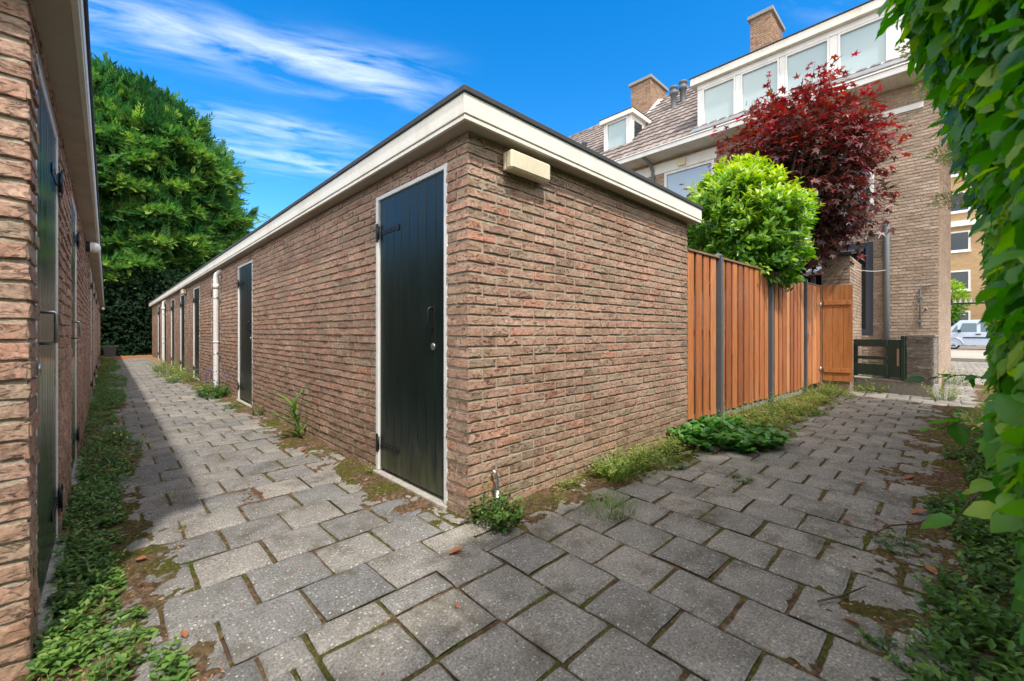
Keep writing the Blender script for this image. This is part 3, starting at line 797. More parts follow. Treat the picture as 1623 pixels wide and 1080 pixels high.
# lamps on the walls
def box_lamp(c, along, out, label):
    """ivory box lamp; c = centre of its back"""
    t = thing('wall_lamp', label, 'lamp', c)
    c = np.array(c, float); L, D, H = 0.36, 0.085, 0.112
    al = np.array(along, float); ou = np.array(out, float)
    M = np.eye(4); M[:3, 0] = al; M[:3, 1] = ou; M[:3, 2] = (0, 0, 1); M[:3, 3] = c
    m = MB(); m.box((-L / 2, 0.004, -H / 2), (L / 2, 0.03, H / 2), M=M, bev=0.004); m.build('lamp_base', MAT['ivory'], t)
    m = MB(); m.box((-L / 2 - 0.003, 0.0305, -H / 2 - 0.003), (L / 2 + 0.003, D, H / 2 + 0.003), M=M, bev=0.012); m.build('lamp_cover', MAT['ivory'], t)
    return t
box_lamp((1.955, YW - 0.012, 2.155), (1, 0, 0), (0, -1, 0), 'ivory box lamp under the fascia beside the nearest corner of the brick block')
box_lamp((XW - 0.012, 13.9, 2.155), (0, 1, 0), (-1, 0, 0), 'small yellowed box lamp high on the alley wall between two far doors')
def bulkhead(y, label):
    t = thing('bulkhead_lamp', label, 'lamp', (XL, y, 2.08))
    m = MB(); m.lathe((XL + 0.012, y, 2.08), [(0.062, 0), (0.062, 0.03), (0.05, 0.034)], 18, axis=0); m.build('lamp_base', MAT['iron'], t)
    m = MB(); m.lathe((XL + 0.012, y, 2.08), [(0.056, 0.035), (0.06, 0.05), (0.058, 0.085), (0.045, 0.112), (0.02, 0.122)], 18, axis=0); m.build('lamp_glass', MAT['lens'], t)
bulkhead(6.9, 'white bulkhead lamp under the eaves of the left-hand brick block')
bulkhead(24.4, 'far white bulkhead lamp at the alley end of the left-hand block')

# corner conduit stub
m = MB()
m.tube([(1.70, YW - 0.045, -0.03), (1.70, YW - 0.045, 0.11), (1.70, YW - 0.045, 0.2), (1.695, YW - 0.04, 0.235), (1.68, YW - 0.03, 0.262)], [0.012, 0.012, 0.0105, 0.009, 0.008], 10)
m.lathe((1.70, YW - 0.045, 0.12), [(0.0155, -0.02), (0.0155, 0.02)], 10)
m.box((1.685, YW - 0.034, 0.14), (1.715, YW - 0.012, 0.155))
tag(m.build('metal_pipe', MAT['steel'], None, (1.70, YW - 0.045, 0)), 'short grey metal pipe stub rising from the weeds at the brick corner', 'pipe')

# ------------------------------------------------------------------ ground
def dirt(x, y):
    """0..1 amount of soil lying over the paving"""
    n = fbm(x * 2.1, y * 2.1, 5, 4) - 0.5; n2 = fbm(x * 9, y * 9, 8, 3) - 0.5
    nn = n * 0.85 + n2 * 0.6
    a = 1 - sstep(-0.06, 0.24, x + nn * 0.6)                       # foot of the left wall
    a = np.where(y < 1.2, 1 - sstep(-0.22, 0.0, x + nn * 0.4), a)
    b = sstep(1.2, 1.52, x + nn * 0.7) * sstep(1.75, 2.1, y) * (x < 1.62)   # foot of the right shed, alley side
    c = sstep(1.42, 1.88, y + nn * 0.6) * sstep(1.45, 1.9, x) * (x < 4.7)
    d = sstep(1.12, 1.6, y + nn * 0.9) * sstep(4.3, 5.0, x) * (x < 12) * 0.95
    e = (1 - sstep(-0.16, 0.46, y + nn * 1.0)) * sstep(1.2, 2.2, x) * (x < 9.0)
    e = np.maximum(e, (1 - sstep(-0.5, -0.2, y + nn * 0.3)) * (x >= 9))
    f = sstep(23.0, 24.2, y + nn * 2.0)
    g = sstep(0.62, 0.74, fbm(x * 1.3 + 7, y * 1.3, 21, 4)) * 0.3
    return np.clip(np.maximum.reduce([a, b, c, d, e, f, g]), 0, 1)
def ground_z(x, y):
    k = dirt(x, y)
    return -0.013 + 0.004 * (fbm(x * 30, y * 30, 31, 2) - 0.5) + k * 0.026 + 0.05 * sstep(1.55, 1.9, y) * sstep(4.5, 4.9, x) * (x < 9.7) + np.minimum(k * 3, 1) * (0.018 * (fbm(x * 14, y * 14, 33, 3) - 0.5) + 0.026 * (fbm(x * 42, y * 42, 35, 2) - 0.5))
def sheet(m, x0, x1, y0, y1, st, mat=0, zf=None):
    nx = max(2, int(round((x1 - x0) / st)) + 1); ny = max(2, int(round((y1 - y0) / st)) + 1)
    X, Y = np.meshgrid(np.linspace(x0, x1, nx), np.linspace(y0, y1, ny), indexing='ij')
    Zz = zf(X, Y) if zf else np.zeros_like(X)
    i = np.arange(nx * ny).reshape(nx, ny)
    m.add(np.stack([X, Y, Zz], -1).reshape(-1, 3), np.stack([i[:-1, :-1].ravel(), i[1:, :-1].ravel(), i[1:, 1:].ravel(), i[:-1, 1:].ravel()], 1), mat, 0.5, True)
m = MB()
sheet(m, -0.24, 1.60, 1.0, 8.0, 0.0125, 0, ground_z); sheet(m, -0.24, 1.60, 8.0, 10.0, 0.02, 0, ground_z); sheet(m, -0.24, 1.60, 10.0, 27.0, 0.05, 0, ground_z)
sheet(m, 1.60, 4.6, -0.6, 2.0, 0.0125, 0, ground_z); sheet(m, 1.60, 4.6, -1.0, -0.6, 0.025, 0, ground_z); sheet(m, 4.6, 6.0, -1.0, 2.0, 0.02, 0, ground_z); sheet(m, 6.0, 13.0, -1.2, 2.4, 0.04, 0, ground_z)
sheet(m, -0.24, 1.60, -1.0, 1.0, 0.025, 0, ground_z)
m.build('ground', MAT['soil'], None, kind='structure')
m = MB()
sheet(m, -70, 150, -90, 130, 20, 0, lambda x, y: np.full_like(x, -0.06))
m.build('terrain', MAT['soil'], None, kind='structure')

# paving slabs
def slabs(m, recs, r):
    """recs: (x0,x1,y0,y1,var[,dz]) slabs with rounded, slightly uneven edges"""
    n = len(recs); Rr = np.array([q[:4] for q in recs]); vv = np.array([q[4] for q in recs]); dz = np.array([q[5] if len(q) > 5 else 0.0 for q in recs])
    s = np.array([0, 0.03, 0.08, 0.36, 0.64, 0.92, 0.97, 1.0]); k = len(s)
    SS, TT = np.meshgrid(s, s, indexing='ij'); SS = SS.ravel(); TT = TT.ravel()
    x = Rr[:, 0:1] + (Rr[:, 1:2] - Rr[:, 0:1]) * SS; y = Rr[:, 2:3] + (Rr[:, 3:4] - Rr[:, 2:3]) * TT
    ex = np.minimum(SS, 1 - SS); ey = np.minimum(TT, 1 - TT); e = np.minimum(ex, ey)
    drop = np.where(e < 0.01, 0.0085, np.where(e < 0.05, 0.0016, 0.0))
    corner = (ex < 0.05) & (ey < 0.05)
    z = r.uniform(-0.003, 0.003, n)[:, None] + dz[:, None] + r.uniform(-0.006, 0.006, n)[:, None] * (SS - 0.5) + r.uniform(-0.006, 0.006, n)[:, None] * (TT - 0.5) - drop - corner * 0.0015
    g = np.arange(n)[:, None] * 3.7
    z = z - np.where(e < 0.05, 0.004 * vnoise(x * 40 + g, y * 40, 4), 0)
    wob = np.where(e < 0.01, 0.0035, 0.0)
    x = x + wob * (vnoise(y * 28 + g, x * 9, 6) - 0.5) * 2 * (ex < 0.01); y = y + wob * (vnoise(x * 28 + g, y * 9, 7) - 0.5) * 2 * (ey < 0.01)
    idx = np.arange(k * k).reshape(k, k)
    loop = np.concatenate([idx[:, 0], idx[-1, 1:], idx[-2::-1, -1], idx[0, -2:0:-1]]); nl = len(loop)
    x = np.concatenate([x, x[:, loop]], 1); y = np.concatenate([y, y[:, loop]], 1); z = np.concatenate([z, np.full((n, nl), -0.05)], 1)
    # fan of the courses on the right-hand path
    x = x + 0.05 * (y - 1.2) * np.clip((x - 1.2) / 0.8, 0, 1) * (y < 1.95)
    f = np.stack([idx[:-1, :-1].ravel(), idx[1:, :-1].ravel(), idx[1:, 1:].ravel(), idx[:-1, 1:].ravel()], 1)
    q = k * k + np.arange(nl)
    sk = np.stack([loop, q, np.roll(q, -1), np.roll(loop, -1)], 1)
    F = np.concatenate([f, sk[:, ::-1]]); K = k * k + nl
    FF = (F[None] + (np.arange(n) * K)[:, None, None]).reshape(-1, 4)
    m.add(np.stack([x, y, z], -1).reshape(-1, 3), FF, 0, np.repeat(vv, len(F)), True)
r = np.random.default_rng(77)
recs = []
def gap(j=0.007): return r.uniform(0.6, 1.5) * j
# alley: courses run across, joints staggered
i = 0; y = 1.635
while y < 24.5:
    off = -0.30 if i % 2 == 0 else -0.148
    x = off + r.uniform(-0.008, 0.008)
    while x < 1.42:
        x1 = x + 0.297
        a, b = max(x, -0.2), min(x1, 1.425)
        if b - a > 0.06:
            recs.append((a + gap(0.0065), b - gap(0.0065), y + gap(0.0035), y + 0.297 - gap(0.0035), np.clip(r.normal(0.48, 0.16), 0, 0.84)))
        x = x1
    y += 0.297 + r.uniform(-0.001, 0.001); i += 1
# foreground left of the junction: courses across
y = 1.635 - 0.145; i = 1
recs += [(-0.2, 0.07, y, 1.63, 0.5), (0.08, 0.36, y + 0.003, 1.63, 0.15), (0.37, 0.505, y, 1.63, 0.45), (0.525, 0.795, 1.49, 1.628, 0.55)]
y -= 0.297
while y > -1.3:
    x = -0.9 + (0.148 if i % 2 else 0)
    while x < 0.51:
        a, b = max(x, -0.95), min(x + 0.297, 0.508)
        if b - a > 0.05: recs.append((a + gap(), b - gap(), y + gap(0.004), y + 0.297 - gap(0.004), np.clip(r.normal(0.45, 0.17), 0, 0.84)))
        x += 0.297
    y -= 0.297; i += 1
# right-hand path: courses run the other way
i = 0; x = 0.515
while x < 23.0:
    y = 1.755 if x > 1.05 else (1.63 if x > 0.79 else 1.485)
    if x > 4.4: y = 1.74
    if x > 9.6: y = 1.6
    if x > 11.0: y = 0.05
    y -= (0.0 if i % 2 == 0 else 0.148)
    if i % 2: recs.append((x + gap(0.004), x + 0.286 - gap(0.004), y + gap(0.008), y + 0.148 - gap(0.008), np.clip(r.normal(0.4, 0.14), 0, 0.84)))
    while y > -1.25:
        recs.append((x + gap(0.004), x + 0.286 - gap(0.004), y - 0.292 + gap(0.008), y - gap(0.008), np.clip(r.normal(0.68 if x < 5 else 0.7, 0.15), 0, 0.84)))
        y -= 0.292
    x += 0.286; i += 1
# pale edging pieces along the foot of the shed
x = 1.33
while x < 4.4:
    l = r.uniform(0.16, 0.3)
    recs.append((x + 0.004, x + l - 0.004, 1.765 + r.uniform(-0.006, 0.006), 1.915, r.uniform(0.8, 0.97), r.uniform(-0.002, 0.008))); x += l
y = 1.93
while y < 24:
    l = r.uniform(0.16, 0.32)
    recs.append((1.432 + r.uniform(-0.006, 0.006), 1.498, y + 0.004, y + l - 0.004, r.uniform(0.7, 0.95), r.uniform(-0.003, 0.008))); y += l
m = MB(); slabs(m, recs, r)
m.build('path', MAT['paver'], None, kind='structure')

# moss tufts and grass in the joints: nobody could count them
m = MB(); r = np.random.default_rng(5)
ctr = []
for q in recs:
    if q[1] - q[0] < 0.1: continue
    if (q[0] > 10): continue
    for _ in range(2):
        if r.random() < 0.5:
            side_ = r.integers(0, 2)
            if q[0] < 1.4 and q[2] > 1.5: c = (q[0] - 0.008, r.uniform(q[2], q[3]))
            else: c = (r.uniform(q[0], q[1]), q[2] - 0.008)
            ctr.append(c)
for c in ctr:
    tuft(m, (c[0], c[1], -0.008), int(r.integers(7, 22)), r.uniform(0.012, 0.032), r, 0.02, lean=1.0)
for _ in range(230):
    x = r.uniform(1.8, 11.2); y = r.uniform(1.15, 1.9) if x > 4.5 else r.uniform(1.5, 1.9)
    tuft(m, (x, y, 0.0), int(r.integers(8, 20)), r.uniform(0.015, 0.05), r, 0.035, lean=1.0)
tag(m.build('joint_grass', [MAT['grass']], None, kind='stuff'), 'tiny green moss and grass tufts in the joints between the paving slabs', 'grass')

# litter of crumbs and dead bits on the soil
m = MB(); r = np.random.default_rng(6)
P = []
while len(P) < 9000:
    x = np.concatenate([r.uniform(-0.17, 1.5, 3000), r.uniform(1.5, 9.5, 3000)]); y = np.concatenate([1.0 + 14 * r.random(3000) ** 1.6, r.uniform(-0.5, 1.9, 3000)])
    k = dirt(x, y); ok = (r.random(len(x)) < 0.03 + k * 0.9)
    P += [(a, b, 0.0) for a, b in zip(x[ok], y[ok])]
P = np.array(P[:9000]); P[:, 2] = np.maximum(ground_z(P[:, 0], P[:, 1]), 0.0) + 0.003
n = len(P); A = np.stack([r.normal(size=n), r.normal(size=n), r.normal(size=n) * 0.25], 1); Nn = np.stack([r.normal(size=n) * 0.4, r.normal(size=n) * 0.4, np.ones(n)], 1)
scatter(m, TS, P, A, Nn, r.uniform(0.005, 0.02, n), 0, None, r)
tag(m.build('leaf_litter', MAT['dry'], None, kind='stuff'), 'crumbs of dead leaves scattered over the soil and paving edges', 'litter')

# ------------------------------------------------------------------ timber fence, gate and open leaf
FA = np.array([4.475, 1.945, 0.0]); fang = math.radians(-3.1)
FU = np.array([math.cos(fang), math.sin(fang), 0]); FN = np.array([math.sin(fang), -math.cos(fang), 0])
def FM(): 
    M = np.eye(4); M[:3, 0] = FU; M[:3, 1] = FN; M[:3, 2] = (0, 0, 1); M[:3, 3] = FA; return M
FMt = FM()
def fpt(s, d, z): return xf(np.array([[s, d, z]], float), FMt)[0]
fence = thing('timber_fence', 'red cedar board fence with dark grey posts between the brick block and the tall gate', 'fence', tuple(FA))
r = np.random.default_rng(31)
posts = [0.757, 2.47, 4.16]
def panel(s0, s1):
    m = MB(); s = s0; i = 0
    w = 0.132; n = max(2, int(round((s1 - s0) / 0.178))); p = (s1 - s0) / n
    for i in range(n):
        a = s0 + i * p
        z0, z1 = 0.15 + r.uniform(-0.02, 0.006), 1.965
        m.box((a + w - 0.03, -0.034, 0.19), (a + p + 0.03, -0.017, 1.96), 0, r.random(), FMt, 0.003)
        m.box((a + 0.002, -0.001, z0), (a + w + r.uniform(-0.004, 0.004), 0.019 + r.uniform(-0.003, 0.003), z1), 0, r.random(), FMt, 0.003)
    for z in (0.45, 1.05, 1.7): m.box((s0, -0.058, z), (s1, -0.035, z + 0.07), 0, r.random(), FMt, 0.003)
    m.build('board_panel', MAT['cedar'], fence)
    m = MB(); m.box((s0, -0.045, 1.967), (s1, 0.036, 1.99), 0, r.random(), FMt, 0.003); m.build('top_rail', MAT['cedar_rail'], fence)
    m = MB(); m.box((s0, -0.03, -0.1), (s1, -0.002, 0.185), 0, 0.5, FMt, 0.003); m.build('kickboard', MAT['conc'], fence)
panel(0.004, posts[0] - 0.002); panel(posts[0] + 0.045, posts[1] - 0.002); panel(posts[1] + 0.045, posts[2] - 0.002)
for s in posts:
    m = MB(); hgt = 2.03
    m.box((s, -0.05, -0.2), (s + 0.058, 0.055, hgt - 0.03), 0, 0.5, FMt, 0.004)
    b = [fpt(s - 0.006, -0.056, hgt - 0.0295), fpt(s + 0.064, -0.056, hgt - 0.0295), fpt(s + 0.064, 0.061, hgt - 0.0295), fpt(s - 0.006, 0.061, hgt - 0.0295), fpt(s + 0.029, 0.002, hgt + 0.015)]
    m.add(b, [[0, 1, 4], [1, 2, 4], [2, 3, 4], [3, 0, 4]]); m.more([[3, 2, 1, 0]])
    m.build('fence_post', MAT['postgrey'], fence)
g0 = 4.235
gate = thing('garden_gate', 'closed cedar board gate with a steel lever handle at the far end of the fence', 'gate', tuple(fpt(g0, 0, 0)))
m = MB(); n = 8; p = 0.9 / n
for i in range(n):
    m.box((g0 + i * p + 0.002, -0.004, 0.16), (g0 + (i + 1) * p - 0.012, 0.016, 1.945), 0, r.random(), FMt, 0.003)
    if i < n - 1: m.box((g0 + (i + 0.6) * p, -0.02, 0.17), (g0 + (i + 1.35) * p, -0.0045, 1.94), 0, r.random(), FMt, 0.002)
m.build('gate_boards', MAT['cedar'], gate)
m = MB(); m.box((g0 - 0.003, -0.03, 1.947), (g0 + 0.9, 0.03, 1.968), 0, 0.3, FMt, 0.003); m.build('top_rail', MAT['cedar_rail'], gate)
m = MB(); m.box((g0 + 0.055, 0.0165, 0.92), (g0 + 0.09, 0.021, 1.10), 0, 0.5, FMt, 0.002)
m.tube([fpt(g0 + 0.072, 0.02, 1.06), fpt(g0 + 0.072, 0.06, 1.06), fpt(g0 + 0.085, 0.066, 1.06), fpt(g0 + 0.19, 0.066, 1.055)], 0.008, 8)
m.build('handle', MAT['steel'], gate)
m = MB(); m.box((g0 + 0.902, -0.04, -0.1), (g0 + 0.955, 0.03, 1.97), 0, 0.2, FMt, 0.004); m.build('gate_post', MAT['cedar_rail'], gate)
for z in (0.4, 1.6):
    m = MB(); m.box((g0 + 0.80, 0.0162, z - 0.02), (g0 + 0.9, 0.021, z + 0.02), 0, 0.5, FMt, 0.001); m.tube([fpt(g0 + 0.9, 0.025, z - 0.05), fpt(g0 + 0.9, 0.025, z + 0.05)], 0.012, 8); m.build('hinge', MAT['steel'], gate)
# open leaf swung out over the path
a = fpt(g0 + 0.975, 0.035, 0); ang = math.atan2(1.235 - a[1], 9.76 - a[0])
LM = np.eye(4); LM[:3, 0] = (math.cos(ang), math.sin(ang), 0); LM[:3, 1] = (math.sin(ang), -math.cos(ang), 0); LM[:3, 2] = (0, 0, 1); LM[:3, 3] = a
leaf = thing('gate_leaf', 'narrow varnished three-board gate leaf standing open across the path', 'gate', tuple(a))
m = MB()
for i, w in enumerate((0.155, 0.165, 0.14)):
    x0 = sum((0.155, 0.165, 0.14)[:i]) * 0.97
    m.box((x0 + 0.001, -0.012, 0.19), (x0 + w * 0.97 - 0.0015, 0.012, 1.965), 0, r.random(), LM, 0.002)
m.build('gate_boards', MAT['cedar_gate'], leaf)
m = MB(); m.box((0.02, 0.0125, 0.35), (0.42, 0.035, 0.43), 0, 0.5, LM, 0.002); m.build('ledge', MAT['cedar_gate'], leaf); m = MB(); m.box((0.02, 0.0125, 1.6), (0.42, 0.035, 1.68), 0, 0.5, LM, 0.002); m.build('ledge', MAT['cedar_gate'], leaf)
for z in (0.42, 1.66):
    m = MB(); m.box((-0.03, -0.018, z - 0.02), (0.09, -0.0125, z + 0.02), 0, 0.5, LM); m.tube([xf(np.array([[-0.02, -0.02, z - 0.045]]), LM)[0], xf(np.array([[-0.02, -0.02, z + 0.045]]), LM)[0]], 0.011, 8); m.build('hinge', MAT['steel'], leaf)

# ------------------------------------------------------------------ low wall with green gate
LA = np.array([10.32, 1.36, 0]); LB = np.array([9.93, 0.16, 0])
LU = nrm(LB - LA); LN = np.array([LU[1], -LU[0], 0.0]); LN = LN if LN[0] < 0 else -LN
LLEN = np.linalg.norm(LB - LA)
WM = np.eye(4); WM[:3, 0] = LU; WM[:3, 1] = LN; WM[:3, 2] = (0, 0, 1); WM[:3, 3] = LA
lw = thing('low_wall', 'low mossy step and grey brick pier carrying the green slatted gate', 'wall', tuple(LA))
m = MB(); m.box((0, -0.25, -0.1), (LLEN - 0.005, 0.0, 0.215), 0, 0.5, WM, 0.01); m.build('footing', MAT['conc'], lw)
m = MB(); m.box((0, -0.2, 0.2155), (LLEN - 0.345, 0.015, 0.245), 0, 0.5, WM, 0.006); m.build('coping', MAT['conc_light'], lw)
m = MB(); pa = LLEN - 0.34
O = LA + LU * pa
brickwork(m, tuple(O + LN * 0.012), LU, LN, 0.34, 0.80, (), 5, 3, z0=0.2155, seed=51, corner=False)
RU = nrm(np.array([11.28, 0.125, 0]) - LB); brickwork(m, tuple(LB), RU, (RU[1], -RU[0], 0), 1.35, 0.80, (), 4, 2, z0=0.2155, seed=52)
m.prism([tuple(LB + [0.01, 0.004, 0.2155]), (11.28, 0.13, 0.2155), (11.28, 0.44, 0.2155), tuple(O + [0.02, 0, 0.2155])], (0, 0, 0.8), 1)
m.build('pier', [MAT['brick_grey'], MAT['mortar_grey']], lw)
m = MB(); m.prism([tuple(LB + [-0.025, -0.02, 1.0185]), (11.28, 0.10, 1.0185), (11.28, 0.44, 1.0185), tuple(O + [-0.02, 0.01, 1.0185])], (0, 0, 0.03)); m.build('pier_cap', MAT['conc'], lw)
gg = thing('slatted_gate', 'worn dark green slatted garden gate beside the grey brick pier', 'gate', tuple(LA + LU * 0.05))
gl = pa - 0.06
m = MB()
m.box((0.03, 0.02, 0.28), (0.21, 0.05, 0.93), 0, 0.2, WM, 0.004); m.box((gl - 0.22, 0.02, 0.30), (gl - 0.02, 0.05, 0.965), 0, 0.6, WM, 0.004)
m.box((0.05, 0.051, 0.835), (gl - 0.19, 0.075, 0.965), 0, 0.7, WM, 0.004)
m.box((0.05, 0.051, 0.60), (gl - 0.19, 0.072, 0.655), 0, 0.4, WM, 0.004)
m.box((0.05, 0.051, 0.31), (gl - 0.19, 0.075, 0.515), 0, 0.9, WM, 0.004)
m.build('slats', MAT['gate_green'], gg)
m = MB(); m.box((gl - 0.012, -0.02, 0.246), (gl + 0.045, 0.05, 1.03), 0, 0.5, WM, 0.004); m.build('gate_post', MAT['gate_green'], gg); m = MB(); m.box((-0.03, -0.02, 0.246), (0.024, 0.05, 0.95), 0, 0.5, WM, 0.004); m.build('gate_post', MAT['gate_green'], gg)
m = MB(); m.box((gl - 0.06, 0.0505, 0.5), (gl - 0.03, 0.056, 0.8), 0, 0.5, WM); m.build('hinge', MAT['steel'], gg)

# ------------------------------------------------------------------ terrace house
HX, HY0, HY1, EZ = 11.3, 0.116, 13.0, 5.94
house = thing('terrace_house', 'pale brick terrace house with tiled roof, long dormer and two chimneys', 'house', (HX, HY0, 0))
hop = [(4.18, 5.53, 3.9, 5.57), (1.04, 2.1, 3.55, 5.2), (1.05, 1.62, 1.03, 2.95), (7.3, 8.8, 3.9, 5.57), (2.6, 3.7, 0.2, 2.5), (9.6, 11.2, 3.9, 5.57)]
m = MB()
hcut = [(a - HY0, b - HY0, c + 0.4, d + 0.4) for a, b, c, d in hop]
m2 = MB()
brickwork(m, (HX, HY0, -0.4), (0, 1, 0), (-1, 0, 0), 7.0, EZ + 0.4, [o for o in hcut if o[1] < 7.0] , 3, 2, seed=71, phase=1, dep=0.008, corner=True, rough=0.9)
brickwork(m, (HX, HY0 + 7.0, -0.4), (0, 1, 0), (-1, 0, 0), HY1 - HY0 - 7.0, EZ + 0.4, [(a - 7, b - 7, c, d) for a, b, c, d in hcut if a >= 7.0], 1, 1, seed=72, phase=1, dep=0.008)
EU = nrm(np.array([9.0, -0.22, 0.0]))
brickwork(m, (HX, HY0, -0.4), tuple(EU), (EU[1], -EU[0], 0), 8.0, EZ + 0.6, (), 2, 1, seed=73, dep=0.004, corner=True, rough=0.4)
m.box((HX + 0.1, HY0 + 0.06, -0.4), (HX + 8.0, HY1, EZ + 0.02), 1)
# gable
gx = [HX + 0.05, HX + 7.9]; rx, rz = 14.6, 9.55
m.prism([(gx[0], HY0 + 0.03, EZ + 0.021), (gx[1], HY0 - 0.03, EZ + 0.021), (rx, HY0, rz - 0.25)], (0, 0.25, 0), 1)
m.build('wall', [MAT['brick_house'], MAT['mortar_house']], house)
m = MB(); m.box((HX - 0.03, HY0 - 0.012, -0.4), (HX + 0.05, HY1, 0.35), bev=0.01); m.build('plinth', MAT['conc'], house)
# eaves
GXo = 10.62
m = MB(); 
for i in range(int((HY1 - HY0) / 0.12)): m.box((GXo + 0.06, HY0 - 0.05 + i * 0.12 + 0.002, EZ + 0.002), (HX + 0.11, HY0 - 0.05 + (i + 1) * 0.12 - 0.003, EZ + 0.02), 0, 0.5)
m.build('eaves_boarding', MAT['cream'], house)
m = MB(); m.box((GXo, HY0 - 0.06, EZ - 0.015), (GXo + 0.03, HY1, EZ + 0.125), bev=0.005); m.box((GXo - 0.03, HY0 - 0.06, EZ + 0.105), (GXo - 0.0005, HY1, EZ + 0.135), bev=0.004)
m.build('gutter_board', MAT['white'], house)
m = MB(); m.box((HX - 0.03, 4.1, 5.575), (HX + 0.02, 9.0, 5.86), bev=0.004); m.box((HX - 0.03, HY0 + 0.2, 5.42), (HX + 0.02, 4.06, 5.53), bev=0.004); m.build('white_band', MAT['white'], house)
# roof slopes with modelled tiles
def tiles(m, y0, y1, x0, z0, x1, z1, dy=0.034):
    Ls = math.hypot(x1 - x0, z1 - z0); nc = int(Ls / 0.34); ny = int((y1 - y0) / dy) + 1
    ys = np.linspace(y0, y1, ny); d = np.array([(x1 - x0) / Ls, 0, (z1 - z0) / Ls]); nn = np.array([-d[2], 0, d[0]]) if x1 > x0 else np.array([d[2], 0, -d[0]])
    if nn[2] < 0: nn = -nn
    rr = np.random.default_rng(9)
    for c in range(nc):
        s0, s1 = c * Ls / nc, (c + 1) * Ls / nc + 0.04
        ph = ((ys / 0.22) % 1.0); prof = 0.028 * np.abs(np.sin(ph * PI)) ** 0.7 + 0.01 * (ph < 0.16)
        rows = []
        for s, h in ((s0, -0.005), (s0, 0.05), (s1, 0.015)):
            rows.append(np.array([x0, 0, z0]) + d * s + nn * (h + (prof if h > 0 else prof * 0)[:, None]) + np.stack([0 * ys, ys, 0 * ys], 1))
        V = np.concatenate(rows); k = np.arange(ny - 1)
        F = np.concatenate([np.stack([k + q * ny, k + 1 + q * ny, k + 1 + (q + 1) * ny, k + (q + 1) * ny], 1) for q in (0, 1)])
        tv = rr.random(int((y1 - y0) / 0.22) + 3)[((ys[:-1] - y0) / 0.22).astype(int)]
        m.add(V, F, 0, np.concatenate([tv, tv]), False)
m = MB(); tiles(m, HY0 - 0.02, HY1, GXo + 0.02, EZ + 0.1, rx, rz)
m.quad((rx, HY0 - 0.02, rz), (rx, HY1, rz), (HX + 8.4, HY1, EZ + 0.1), (HX + 8.4, HY0 - 0.1, EZ + 0.1), 0, 0.4)
for i in range(int((HY1 - HY0) / 0.36)):
    y = HY0 + i * 0.36
    m.tube([(rx, y, rz + 0.0), (rx, y + 0.38, rz + 0.0)], [0.12, 0.105], 10, 0, rng.random())
m.build('roof', MAT['tile'], house)
# long dormer
def window(m, x, y0, y1, z0, z1, fw=0.06, pane=1, inner=True, d=0.0):
    """window in a plane facing -x; frame material 0, pane material given"""
    m.box((x - 0.03, y0, z0), (x + 0.05, y0 + fw, z1), bev=0.004); m.box((x - 0.03, y1 - fw, z0), (x + 0.05, y1, z1), bev=0.004)
    m.box((x - 0.03, y0 + fw + 0.0005, z0), (x + 0.05, y1 - fw - 0.0005, z0 + fw), bev=0.004); m.box((x - 0.03, y0 + fw + 0.0005, z1 - fw), (x + 0.05, y1 - fw - 0.0005, z1), bev=0.004)
    m.quad((x + 0.015, y1 - fw, z0 + fw), (x + 0.015, y0 + fw, z0 + fw), (x + 0.015, y0 + fw, z1 - fw), (x + 0.015, y1 - fw, z1 - fw), pane)
DX = 10.95; yq = lambda y: y * 0.9605
zq = lambda z: 1.093 + (z - 1.093) * 0.9605
dz0, dz1 = zq(6.55), zq(7.86)
dr = yq(0.45); dl_ = yq(4.64)
m = MB()
m.box((DX + 0.081, dr, dz0), (rx - 0.6, dr + 0.06, dz1 - 0.2)); m.box((DX + 0.081, dl_ - 0.06, dz0), (rx - 0.6, dl_, dz1 - 0.2))
panes = [(0.86, 1.60), (1.83, 2.58), (2.78, 3.54), (3.74, 4.47)]
wins = [(yq(a) - 0.04, yq(b) + 0.04) for a, b in panes]
edges = [dr] + [e for w in wins for e in w] + [dl_]
for q in range(0, len(edges), 2):
    m.box((DX - 0.02, edges[q], dz0), (DX + 0.08, edges[q + 1], zq(7.54)), bev=0.006)
m.box((DX - 0.04, dr, dz0 - 0.05), (DX + 0.08, dl_, dz0 - 0.001), bev=0.006)
m.box((DX - 0.035, dr, zq(7.54) + 0.0005), (DX + 0.08, dl_, dz1 - 0.181), bev=0.006)
dorm = m.build('dormer', MAT['white'], house)
m = MB(); m.box((DX - 0.14, dr - 0.12, dz1 - 0.18), (rx + 0.2, dl_ + 0.14, dz1), bev=0.008); m.build('dormer_fascia', MAT['cream'], dorm)
m = MB(); m.box((DX - 0.16, dr - 0.14, dz1 + 0.001), (rx + 0.2, dl_ + 0.16, dz1 + 0.03), bev=0.006); m.build('dormer_roof', MAT['bitumen'], dorm)
for y0, y1 in wins:
    m = MB(); window(m, DX, y0 + 0.001, y1 - 0.001, dz0 + 0.001, zq(7.54) - 0.001, 0.04, 1); m.build('window', [MAT['white'], MAT['pane']], dorm)
m = MB(); m.prism([(DX - 0.33, dr - 0.1, EZ + 0.14), (DX - 0.05, dr - 0.1, dz0 - 0.04), (DX - 0.05, dl_ + 0.1, dz0 - 0.04), (DX - 0.33, dl_ + 0.1, EZ + 0.14)], (-0.02, 0, 0.035)); m.build('lead_apron', MAT['lead'], dorm)
